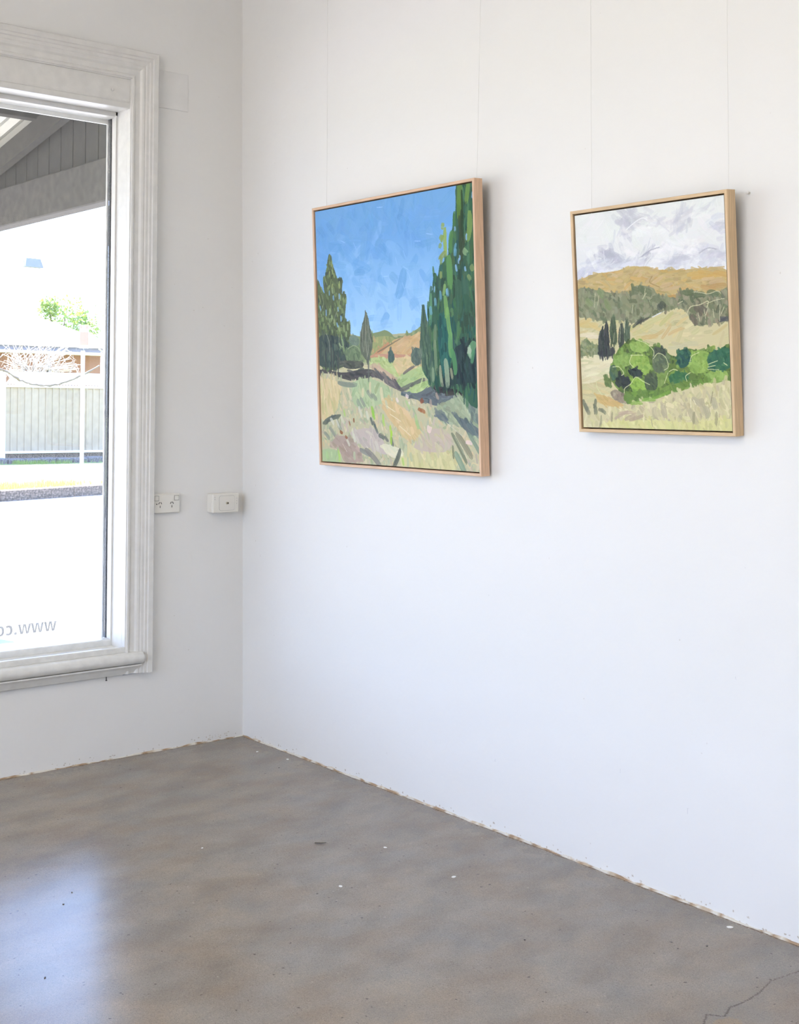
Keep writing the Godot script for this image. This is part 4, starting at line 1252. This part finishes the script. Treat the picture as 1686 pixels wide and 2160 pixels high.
# ------------------------------------------------------------------ sockets on the window wall
func build_sockets() -> void:
	var o := base("power_outlet", Vector3(-0.3545, 0.886, 0.0), "white double power outlet with two rocker switches beside the window architrave", "outlet")
	box("mounting_base", Vector3(-0.0555, 0.002, -0.006), Vector3(0.0555, 0.070, 0.006), M.plastic, o, 0.002)
	box("face_plate", Vector3(-0.0575, 0, 0.006), Vector3(0.0575, 0.072, 0.014), M.plastic, o, 0.003)
	for sx: float in [-1.0, 1.0]:
		var cx := 0.042 * sx
		var sw := box("rocker_switch", Vector3(cx - 0.0085, 0.047, 0.0135), Vector3(cx + 0.0085, 0.064, 0.0175), M.plastic, o, 0.002)
		box("switch_gap", Vector3(-0.0097, -0.0012, -0.0012), Vector3(0.0097, 0.0182, 0.0007), M.grey_gap if M.has("grey_gap") else gap_mat(), sw)
		var px := 0.0245 * sx - 0.002
		for pn in [[-0.0065, 0.034, 0.55], [0.0065, 0.034, -0.55], [0.0, 0.020, 0.0]]:
			var slot := box("pin_slot", Vector3(-0.0012, -0.0042, -0.0005), Vector3(0.0012, 0.0042, 0.0005), M.slot, o)
			slot.position = Vector3(px + pn[0], pn[1], 0.0141)
			slot.rotation.z = -pn[2]
	put("indicator", knob(0.0024, 0.0008), M.slot, o, Vector3(-0.0405, 0.034, 0.0138))
	var b := base("aerial_socket", Vector3(-0.1125, 0.8785, 0.0), "white aerial socket on a deep mounting block close to the room corner", "socket")
	box("mounting_block", Vector3(-0.0575, 0.001, -0.006), Vector3(0.0575, 0.073, 0.032), M.plastic, b, 0.003)
	var fp := box("face_plate", Vector3(-0.0575, 0.0, 0.0325), Vector3(0.0575, 0.0745, 0.041), M.plastic, b, 0.003)
	tag(fp, "white cover plate")
	# raised rounded insert with its fine joint
	var joint := put("insert_joint", rounded(0.069, 0.057, 0.008, 0.0006), gap_mat(), b, Vector3(0.004, 0.037, 0.0408))
	tag(joint, "dark line around the insert")
	put("insert", rounded(0.067, 0.055, 0.0075, 0.0016), M.plastic, b, Vector3(0.004, 0.037, 0.0408))
	for y: float in [0.060, 0.052]:
		box("plate_mark", Vector3(-0.051, y - 0.0015, 0.0405), Vector3(-0.0495, y + 0.0025, 0.0416), gap_mat(), b)
	for y: float in [0.054, 0.044, 0.034]:
		box("plate_mark", Vector3(0.0475, y - 0.0015, 0.0405), Vector3(0.0487, y + 0.002, 0.0416), gap_mat(), b)
	# threaded connector with a hollow middle
	var tb := begin()
	for i in 3:
		var z0 := 0.042 + 0.0022 * i
		add_tube(tb, [Vector3(0.004, 0.037, z0), Vector3(0.004, 0.037, z0 + 0.0022)], [0.0052 - 0.0003 * i, 0.0049 - 0.0003 * i], 12)
	put("connector", tb.commit(), M.brass, b)
	var hl := begin()
	add_tube(hl, [Vector3(0.004, 0.037, 0.0480), Vector3(0.004, 0.037, 0.0489)], [0.0032, 0.0032], 12)
	put("connector_hole", hl.commit(), M.slot, b)

func gap_mat() -> StandardMaterial3D:
	if not M.has("joint"):
		M.joint = flat(lin(0.40, 0.39, 0.36), 0.8)
	return M.joint

func rounded(w: float, h: float, r: float, d: float) -> ArrayMesh:
	var prof := []
	for c in [[1, 1, 0.0], [-1, 1, 0.25], [-1, -1, 0.5], [1, -1, 0.75]]:
		for i in 5:
			var an: float = TAU * (c[2] + 0.25 * i / 4.0)
			prof.append(Vector2(c[0] * (w / 2.0 - r) + cos(an) * r, c[1] * (h / 2.0 - r) + sin(an) * r))
	var st := begin()
	add_extrude(st, prof, Vector3.ZERO, Vector3(0, 0, d), Vector3.RIGHT, Vector3.UP)
	return st.commit()

# ------------------------------------------------------------------ small things
func flake(r: float, squash: float, th: float, seed_: int) -> ArrayMesh:
	var g := RandomNumberGenerator.new()
	g.seed = seed_
	var prof := []
	for i in 9:
		var a := TAU * i / 9.0
		var q := r * g.randf_range(0.75, 1.1)
		prof.append(Vector2(cos(a) * q, sin(a) * q * squash))
	var st := begin()
	add_extrude(st, prof, Vector3.ZERO, Vector3(0, th, 0), Vector3.RIGHT, Vector3.BACK)
	return st.commit()

func build_small_things() -> void:
	var leafy := base("dry_leaf", Vector3(-0.4914, 0.0005, 1.1932), "small dark dry leaf lying alone on the concrete floor", "leaf")
	var st := begin()
	var prev := []
	for i in 9:     # a curled blade
		var t := i / 8.0
		var w := 0.0042 * sin(PI * clampf(t, 0.04, 0.97))
		var x := (t - 0.5) * 0.034
		var y := 0.0006 + 0.002 * absf(t - 0.5)
		var ring := [Vector3(x, y + 0.0015, -w), Vector3(x, y, 0), Vector3(x, y + 0.002, w)]
		if i > 0:
			for k in 2:
				face(st, prev[k], prev[k + 1], ring[k + 1], ring[k], Vector3(x, -1, 0))
		prev = ring
	put("blade", st.commit(), M.leaf_dry, leafy)
	tube("stalk", [Vector3(0.016, 0.003, 0), Vector3(0.022, 0.0015, 0.001)], [0.0005, 0.0003], M.leaf_dry, leafy, 5)
	leafy.rotation.y = -0.62
	var chips := [[-0.0832, 0.2314, 0.006, "white paint chip on the concrete close to the room corner"], [-0.0519, 0.3845, 0.007, "white paint chip on the concrete against the painting wall"], [-0.36, 1.3358, 0.006, "white paint chip on open floor next to the dry leaf"], [-0.3585, 1.6359, 0.0075, "round white paint chip on open floor below the larger painting"], [-0.6472, 1.5013, 0.0065, "white paint chip lying farthest out on the open floor"], [-0.042, 2.3171, 0.009, "largest white paint chip lying at the wall below the smaller painting"], [-0.7854, 1.0134, 0.004, "tiny white paint chip on the floor towards the window"]]
	for i in chips.size():
		var c: Array = chips[i]
		var o := put("paint_chip", flake(c[2], 0.7, 0.0012, 300 + i), M.chip, self, Vector3(c[0], 0.0, c[1]))
		o.rotation.y = i * 1.1
		tag(o, c[3], "paint chip", "paint chips on the floor")
	var crumbs := [[-0.1391, 0.4578, 0.0045, "dark crumb of grit on the floor near the room corner"], [-1.5059, 1.5376, 0.005, "dark crumb of grit in the middle of the blue window reflection"], [-1.2349, 1.102, 0.004, "small crumb of grit at the upper edge of the window reflection"], [-1.2877, 1.1638, 0.0045, "flat crumb of grit just inside the window reflection"], [-0.1809, 2.353, 0.006, "dark crumb of grit below the smaller painting"], [-0.504, 2.0557, 0.0045, "dark crumb of grit on open floor between the paintings"]]
	for i in crumbs.size():
		var c: Array = crumbs[i]
		var o := put("grit_crumb", flake(c[2] * 0.65, 0.6, 0.0018, 330 + i), M.crumb, self, Vector3(c[0], 0.0, c[1]))
		o.rotation.y = i * 0.9
		tag(o, c[3], "grit", "crumbs of grit on the floor")
	# white screw left in the wall beside the smaller painting, dark nail under the sill
	var sc := base("wall_screw", Vector3(-0.0265, 1.838, 2.3385), "white painted screw in the wall at the top of the smaller painting", "screw")
	var head := put("screw_head", knob(0.0045, 0.003), M.gloss_white, sc, Vector3(-0.006, 0, 0))
	head.rotation.y = -PI / 2.0
	tube("shank", [Vector3(0.012, 0, 0), Vector3(-0.006, 0, 0)], [0.0022, 0.0022], M.gloss_white, sc, 8)
	var nail := base("sill_nail", Vector3(-0.589, 0.2905, 0.008), "small dark nail stub under the window sill", "nail")
	tube("shank", [Vector3(0, 0.014, 0), Vector3(0, 0.002, 0.001)], [0.002, 0.0018], M.crumb, nail, 7)
	tube("nail_head", [Vector3(0, 0.003, 0.001), Vector3(0, 0.0, 0.001)], [0.0036, 0.0034], M.crumb, nail, 9)

# ------------------------------------------------------------------ verandah over the footpath
func rafter_y(z: float) -> float:
	return 2.5858 + 0.1886 * (z + 2.6982)

func build_verandah() -> void:
	var o := base("verandah", Vector3(0.15, -0.1, -0.25), "dark timber verandah with a boarded end over the footpath outside", "verandah")
	var b := o.position
	box("end_beam", Vector3(0.15, 2.278, -3.2) - b, Vector3(0.24, 2.4925, -0.27) - b, M.beam_timber, o, 0.006)
	box("front_beam", Vector3(-5.0, 2.278, -3.2) - b, Vector3(0.15, 2.45, -3.1) - b, M.beam_timber, o, 0.006)
	for x: float in [0.195, -4.8]:
		box("post", Vector3(x - 0.05, -0.1, -3.2) - b, Vector3(x + 0.05, 2.279, -3.1) - b, M.beam_timber, o, 0.008)
	# boards standing on the end beam up to the slope of the roof
	var z := -3.12
	while z < -0.28:
		var z2 := minf(z + 0.1445, -0.27)
		var st := begin()
		var lo := 2.46
		add_extrude(st, [Vector2(z, lo), Vector2(z2 - 0.008, lo), Vector2(z2 - 0.008, rafter_y(z2) + 0.12), Vector2(z, rafter_y(z) + 0.12)], Vector3(0.190, 0, 0) - b, Vector3(0.212, 0, 0) - b, Vector3.BACK, Vector3.UP)
		put("end_board", st.commit(), M.board_timber, o)
		z += 0.1445
	box("backing_board", Vector3(0.212, 2.4, -3.15) - b, Vector3(0.222, 3.2, -0.27) - b, M.board_timber, o)
	# rafters down the slope, purlins across, sheets on top
	for x: float in [0.10, -1.2, -2.5, -3.8, -5.0]:
		extrude("rafter", [Vector2(0, 0), Vector2(0.045, 0), Vector2(0.045, 0.115), Vector2(0, 0.115)], Vector3(x, rafter_y(-0.27), -0.27) - b, Vector3(x, rafter_y(-3.35), -3.35) - b, Vector3.RIGHT, Vector3.UP, M.rafter_timber, o)
	for pz: float in [-0.5, -1.38, -2.25, -3.15]:
		box("purlin", Vector3(-5.1, rafter_y(pz) + 0.112, pz - 0.035) - b, Vector3(0.20, rafter_y(pz) + 0.165, pz + 0.035) - b, M.rafter_timber, o, 0.003)
	for s in 7:
		var sx := 0.30 - 0.78 * s
		var st := begin()
		var prev := []
		for k in 41:
			var x := sx - 0.78 * k / 40.0
			var dy := 0.170 + 0.009 * sin(TAU * k / 40.0 * 10.0)
			var cur := [Vector3(x, rafter_y(-0.27) + dy, -0.27) - b, Vector3(x, rafter_y(-3.5) + dy, -3.5) - b]
			if k > 0:
				var up := Vector3.UP
				quad(st, prev[0], cur[0], cur[1], prev[1], ((cur[0] - prev[0]).cross(cur[1] - cur[0]) * signf((cur[0] - prev[0]).cross(cur[1] - cur[0]).y)).normalized())
				quad(st, prev[0] + up * 0.001, cur[0] + up * 0.001, cur[1] + up * 0.001, prev[1] + up * 0.001, ((cur[0] - prev[0]).cross(cur[1] - cur[0]) * signf((cur[0] - prev[0]).cross(cur[1] - cur[0]).y)).normalized())
			prev = cur
		put("roof_sheet", st.commit(), M.roof_sheet, o)
	box("gutter", Vector3(-5.2, rafter_y(-3.5) + 0.06, -3.62) - b, Vector3(0.32, rafter_y(-3.5) + 0.15, -3.5) - b, M.pole_white, o, 0.01)

# ------------------------------------------------------------------ the street
func build_street() -> void:
	var fp := box("footpath", Vector3(-14, -0.35, -4.2), Vector3(16, -0.1, -0.25), M.footpath)
	tag(fp, "concrete footpath under the verandah", "footpath", "", "structure")
	var rd := box("road", Vector3(-70, -0.6, -22), Vector3(80, -0.3, -4.2), M.asphalt)
	tag(rd, "sunlit pale asphalt road outside", "road", "", "structure")
	var sg := box("side_street", Vector3(-70, -0.6, -4.2), Vector3(-6.6, -0.2, 45), M.footpath)
	tag(sg, "pale concrete yard beside the gallery", "yard", "", "structure")
	# the far kerb runs at a slight angle; verge behind it
	var ka := Vector3(5.3846, 0, -15.44)
	var kd := Vector3(2.05, 0, -0.60).normalized()
	var kn := Vector3(kd.z, 0, -kd.x)           # towards the building
	if kn.z < 0: kn = -kn
	var kerb := base("kerb", ka, "stained grey concrete kerb along the far side of the road", "kerb")
	for i in range(-6, 12):
		var a := kd * (i * 1.5)
		var c := kd * (i * 1.5 + 1.488)
		extrude("kerb_stone", [Vector2(0, -0.45), Vector2(0, -0.14), Vector2(-0.02, -0.125), Vector2(-0.14, -0.125), Vector2(-0.14, -0.45)], a, c, kn, Vector3.UP, M.kerb, kerb)
	var st := begin()
	var edge := Vector3(0, -0.135, 0) - kn * 0.1
	var ve: Array[Vector3] = [ka - kd * 14.0 + edge, ka + kd * 26.0 + edge, Vector3(60, -0.26, -26.3), Vector3(-60, -0.26, -26.3), Vector3(90, -0.1, -90), Vector3(-90, -0.1, -90), Vector3(-60, -0.135, -11.4)]
	quad(st, ve[0], ve[1], Vector3(30, -0.26, -26.3), Vector3(-8, -0.26, -26.3), Vector3.UP)
	quad(st, ve[6], ve[0], Vector3(-8, -0.26, -26.3), ve[3], Vector3.UP)
	tri(st, ve[1], ve[2], Vector3(30, -0.26, -26.3), Vector3.UP)
	quad(st, ve[3], ve[2], ve[4], ve[5], Vector3.UP)
	var vg := put("verge", st.commit(), M.verge)
	tag(vg, "sunlit grass verge between kerb and fence", "verge", "", "structure")
	# grass tufts
	var blade := begin()
	for k in 5:
		var an := TAU * k / 5.0
		var d := Vector3(cos(an), 0, sin(an))
		var s := Vector3(-d.z, 0, d.x) * 0.008
		tri(blade, d * 0.01 - s, d * 0.01 + s, d * 0.06 + Vector3(0, 0.11 + 0.02 * k, 0), (Vector3.UP + d).normalized())
	var bm := blade.commit()
	bm.surface_set_material(0, M.grass)
	var mm := MultiMesh.new()
	mm.transform_format = MultiMesh.TRANSFORM_3D
	mm.mesh = bm
	var spots := []
	for i in 260:
		spots.append(Vector3(10.1 + 1.4 * pow(rng.randf(), 2.0), -0.27, -26.05 + rng.randf_range(-0.1, 0.3)))
	for i in 160:
		spots.append(Vector3(rng.randf_range(6.0, 16.0), -0.27, -26.0 + rng.randf_range(-0.1, 0.1)))
	for i in 620:
		var t := 2.2 * pow(rng.randf(), 1.6) if i > 90 else rng.randf_range(0.0, 3.0)
		spots.append(ka + kd * (t - 0.4) - kn * (0.15 + 0.8 * pow(rng.randf(), 1.5)) + Vector3(0, -0.135, 0))
	mm.instance_count = spots.size()
	for i in spots.size():
		mm.set_instance_transform(i, Transform3D(Basis(Vector3.UP, rng.randf() * TAU).scaled(Vector3.ONE * rng.randf_range(0.35, 0.8)), spots[i]))
	var gr := MultiMeshInstance3D.new()
	gr.name = "grass"
	gr.multimesh = mm
	add_child(gr)
	tag(gr, "short green grass tufts on the verge across the road", "grass", "", "stuff")
	var ed := base("dark_edging", Vector3(10.0, -0.3, -26.3), "low rough dark grey edging strip at the foot of the metal fence", "edging")  # row of dark blocks forming the dark strip below the fence
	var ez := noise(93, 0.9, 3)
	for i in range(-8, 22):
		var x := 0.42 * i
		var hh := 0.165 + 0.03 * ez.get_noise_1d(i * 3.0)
		box("edging_piece", Vector3(x, 0.0, -0.22), Vector3(x + 0.41, hh, 0.14 + 0.05 * ez.get_noise_1d(i * 5.0 + 40.0)), M.edging, ed, 0.03)
	build_fence()
	build_sign()
	build_house()
	build_trees()

func build_fence() -> void:
	var o := base("metal_fence", Vector3(10.0, -0.1, -26.7), "cream ribbed metal fence with pale posts and a lattice top across the road", "fence")
	var bay := 3.1
	for i in range(-1, 4):
		var x := 0.03 + bay * (i - 0.0)
		box("post", Vector3(x - 0.075, -0.05, -0.05), Vector3(x + 0.075, 2.12 if i == 0 else 1.8, 0.06), M.fence_frame, o, 0.01)
	for i in range(-1, 3):
		var x0 := 0.105 + bay * i
		var x1 := x0 + bay - 0.15
		box("top_rail", Vector3(x0, 1.72, -0.035), Vector3(x1, 1.78, 0.05), M.fence_frame, o, 0.006)
		box("bottom_rail", Vector3(x0, 0.07, -0.035), Vector3(x1, 0.13, 0.05), M.fence_frame, o, 0.006)
		box("ground_board", Vector3(x0, -0.05, -0.03), Vector3(x1, 0.068, 0.0), M.kerb, o)
		var n := 4
		for k in n:
			var a := x0 + (x1 - x0) * k / n
			var w := (x1 - x0) / n
			var prof := []
			var back := []
			for q in 4:      # four ribs to a sheet
				var u := a + w * q / 4.0
				var r := w / 4.0
				for pt: Vector2 in [Vector2(0.0, 0.0), Vector2(0.70, 0.0), Vector2(0.78, 0.032), Vector2(0.92, 0.032), Vector2(1.0, 0.0)]:
					prof.append(Vector2(u + r * pt.x, pt.y))
			for q in range(prof.size() - 1, -1, -1):
				back.append(prof[q] - Vector2(0, 0.004))
			var clean := []
			for p: Vector2 in prof + back:
				if clean.is_empty() or clean[-1].distance_to(p) > 1e-5:
					clean.append(p)
			extrude("fence_sheet", clean, Vector3(0, 0.10, 0), Vector3(0, 1.74, 0), Vector3.RIGHT, Vector3.BACK, M.fence_sheet, o)
		# diagonal lattice above, too fine to tell its laths apart
		var st := begin()
		var y0 := 1.79
		var hgt := 0.30
		var count := int((x1 - x0) / 0.085)
		for k in count:
			for s: float in [-1.0, 1.0]:
				var bx := x0 + 0.15 + (x1 - x0 - 0.3) * k / (count - 1.0)
				var p := Vector3(bx - s * 0.14, y0, 0.01 + 0.006 * s)
				var q := Vector3(bx + s * 0.14, y0 + hgt, 0.01 + 0.006 * s)
				add_extrude(st, [Vector2(-0.021, -0.004), Vector2(0.021, -0.004), Vector2(0.021, 0.004), Vector2(-0.021, 0.004)], p, q, Vector3((q - p).y, -(q - p).x, 0).normalized(), Vector3.BACK)
		add_box(st, Vector3(x0, y0 + hgt - 0.02, -0.01), Vector3(x1, y0 + hgt + 0.02, 0.03))
		var lt := put("lattice", st.commit(), M.lattice, o)
		tag(lt, "white diagonal lattice", "", "", "stuff")

func build_sign() -> void:
	var o := base("street_sign", Vector3(9.52, -0.19, -21.2), "white post with a narrow red and white sign on the verge", "sign")
	tube("post", [Vector3(0, -0.1, 0), Vector3(0, 2.55, 0)], [0.042, 0.042], M.pole_white, o, 12)
	var pl := box("sign_plate", Vector3(-0.105, 2.60, 0.045), Vector3(0.105, 3.09, 0.052), M.sign_white, o, 0.002)
	tag(pl, "white sign plate")
	var patches := [[-0.098, 0.098, 2.67, 2.945], [-0.098, -0.045, 3.015, 3.08], [0.03, 0.098, 3.015, 3.08], [-0.098, -0.085, 2.615, 2.665], [0.085, 0.098, 2.615, 2.665]]
	for p in patches:
		var r := box("red_patch", Vector3(p[0], p[2], 0.0521), Vector3(p[1], p[3], 0.0535), M.sign_red, o)
		tag(r, "red printed block")

func build_house() -> void:
	var o := base("house", Vector3(13.0, -0.1, -34.0), "brick house with dark fascia and pale hipped roof behind the fence", "house")
	var b := o.position
	box("wall", Vector3(6.0, -0.1, -42.0) - b, Vector3(15.6, 2.70, -32.6) - b, M.brick, o)
	box("fascia", Vector3(5.6, 2.77, -42.3) - b, Vector3(16.1, 2.90, -32.0) - b, M.fascia, o)
	box("soffit", Vector3(5.65, 2.69, -42.2) - b, Vector3(16.0, 2.775, -32.05) - b, M.sign_white, o)
	# hipped roof
	var st := begin()
	var e := [Vector3(5.5, 2.90, -31.9) - b, Vector3(16.2, 2.90, -31.9) - b, Vector3(16.2, 2.90, -42.4) - b, Vector3(5.5, 2.90, -42.4) - b]
	var r0 := Vector3(9.2, 5.0, -37.1) - b
	var r1 := Vector3(12.4, 5.0, -37.1) - b
	var inside := Vector3(10.8, 2.0, -37.1) - b
	face(st, e[0], e[1], r1, r0, inside)
	face(st, e[2], e[3], r0, r1, inside)
	face(st, e[1], e[2], r1, r1, inside)
	face(st, e[3], e[0], r0, r0, inside)
	face(st, e[0], e[1], e[2], e[3], Vector3(10.8, 9.0, -37.1) - b)
	put("roof", st.commit(), M.roof, o)
	# street lamp head reaching in over the verge
	var l := base("street_lamp", Vector3(5.2, -0.12, -20.0), "street lamp with a blue-grey box head over the verge", "lamp")
	tube("pole", [Vector3(0, 0, 0), Vector3(0, 4.3, 0)], [0.06, 0.045], M.pole_white, l, 10)
	tube("arm", [Vector3(0, 4.22, 0), Vector3(1.2, 4.24, 0), Vector3(2.5, 4.16, -0.02)], [0.018, 0.015, 0.012], M.pole_white, l, 8)
	extrude("lamp_head", [Vector2(2.47, 4.035), Vector2(2.845, 4.03), Vector2(2.78, 4.195), Vector2(2.49, 4.20)], Vector3(0, 0, -0.09), Vector3(0, 0, 0.09), Vector3.RIGHT, Vector3.UP, M.lamp_body, l)

func leaves(count: int, centers: Array, size: float, seed_: int) -> MultiMesh:
	var lf := begin()
	var p := [Vector3(0, 0, 0), Vector3(-0.3, 0.35, 0.05), Vector3(0, 1, 0), Vector3(0.3, 0.35, 0.05)]
	tri(lf, p[0], p[1], p[2], Vector3(-0.15, 0, 1).normalized())
	tri(lf, p[0], p[2], p[3], Vector3(0.15, 0, 1).normalized())
	var mm := MultiMesh.new()
	mm.transform_format = MultiMesh.TRANSFORM_3D
	mm.mesh = lf.commit()
	mm.instance_count = count
	var g := RandomNumberGenerator.new()
	g.seed = seed_
	for i in count:
		var c: Array = centers[g.randi() % centers.size()]
		var d := Vector3(g.randfn(), g.randfn(), g.randfn()).normalized() * pow(g.randf(), 0.4)
		var bs := Basis.from_euler(Vector3(g.randf() * TAU, g.randf() * TAU, g.randf() * TAU)).scaled(Vector3.ONE * size * g.randf_range(0.6, 1.3))
		mm.set_instance_transform(i, Transform3D(bs, c[0] + d * c[1]))
	return mm

func tree(called: String, at: Vector3, h: float, crowns: Array, n: int, size: float, mat: Material, bark: Material, label: String, seed_: int) -> void:
	var o := base(called, at, label, "tree", "trees behind the fence")
	tube("trunk", [Vector3.ZERO, Vector3(0.1, h * 0.5, 0), Vector3(0.05, h * 0.85, 0.1)], [0.2, 0.14, 0.08], bark, o, 8)
	for c in crowns:
		tube("branch", [Vector3(0.08, h * 0.55, 0), (c[0] + Vector3(0.08, h * 0.6, 0)) / 2.0, c[0]], [0.07, 0.05, 0.02], bark, o, 6)
	var mm := leaves(n, crowns, size, seed_)
	mm.mesh.surface_set_material(0, mat)
	var f := MultiMeshInstance3D.new()
	f.name = "foliage"
	f.multimesh = mm
	o.add_child(f)
	tag(f, "", "", "", "stuff")

func build_trees() -> void:
	tree("garden_tree", Vector3(19.3, -0.1, -44.0), 4.4, [[Vector3(0.2, 4.7, 0.5), Vector3(1.0, 0.8, 0.8)], [Vector3(-0.6, 5.0, 0.8), Vector3(0.5, 0.5, 0.5)], [Vector3(1.0, 4.4, 0.6), Vector3(0.6, 0.6, 0.6)]], 1500, 0.16, M.leaf, M.bark, "bright green leafy tree rising behind the house roof", 401)
	tree("garden_tree_001", Vector3(14.9, -0.1, -31.0), 4.6, [[Vector3(0.0, 4.6, 0.2), Vector3(0.55, 0.9, 0.5)], [Vector3(-0.1, 3.6, 0.3), Vector3(0.5, 0.8, 0.5)], [Vector3(0.2, 5.6, 0.0), Vector3(0.4, 0.8, 0.4)]], 420, 0.11, M.leaf_pale, M.bark_pale, "thin pale tree with sparse leaves next to the house", 402)
	# bare straw-coloured shrub leaning over the lattice
	var o := base("dry_shrub", Vector3(11.2, -0.1, -28.0), "bare straw coloured shrub spilling over the lattice fence", "shrub")
	var g := RandomNumberGenerator.new()
	g.seed = 77
	for s in 5:
		var st := begin()
		for i in 26:
			var root := Vector3(g.randf_range(-0.5, 0.7), 1.5, g.randf_range(-0.2, 0.3))
			var tip := Vector3(g.randf_range(-0.95, 1.25), g.randf_range(2.15, 3.0), g.randf_range(0.2, 0.7))
			var mid := (root + tip) / 2.0 + Vector3(g.randf_range(-0.2, 0.2), 0.3, 0)
			add_tube(st, [root, mid, tip, tip + Vector3(g.randf_range(-0.3, 0.3), -g.randf_range(0.05, 0.35), 0.05)], [0.012, 0.010, 0.007, 0.003], 4)
		var br := put("branches", st.commit(), M.bark_pale, o)
		tag(br, "", "", "", "stuff")
	tube("stem", [Vector3(0, 0, 0), Vector3(0.05, 0.9, 0), Vector3(0, 1.7, 0.05)], [0.09, 0.07, 0.05], M.bark_pale, o, 7)
	# dark sagging vine in front of the lattice
	var pts := []
	var rad := []
	var key: Array[Vector3] = [Vector3(8.2, 2.12, -24), Vector3(8.86, 2.0, -24), Vector3(9.0, 1.95, -24), Vector3(9.33, 1.755, -24), Vector3(9.6, 1.68, -24), Vector3(9.9, 1.635, -24), Vector3(10.25, 1.68, -24), Vector3(10.6, 1.79, -24), Vector3(10.88, 1.92, -24), Vector3(11.4, 2.2, -24)]
	for i in key.size() - 1:
		for q in 5:
			pts.append(key[i].lerp(key[i + 1], q / 5.0) + Vector3(0, g.randf_range(-0.012, 0.012), g.randf_range(-0.02, 0.02)))
			rad.append(g.randf_range(0.016, 0.036))
	var vn := base("sagging_vine", Vector3(9.9, 1.635, -24.0), "dark sagging vine stem hanging in front of the lattice fence", "vine")
	var sh := []
	for p: Vector3 in pts:
		sh.append(p - vn.position)
	tube("vine_stem", sh, rad, M.vine, vn, 6)
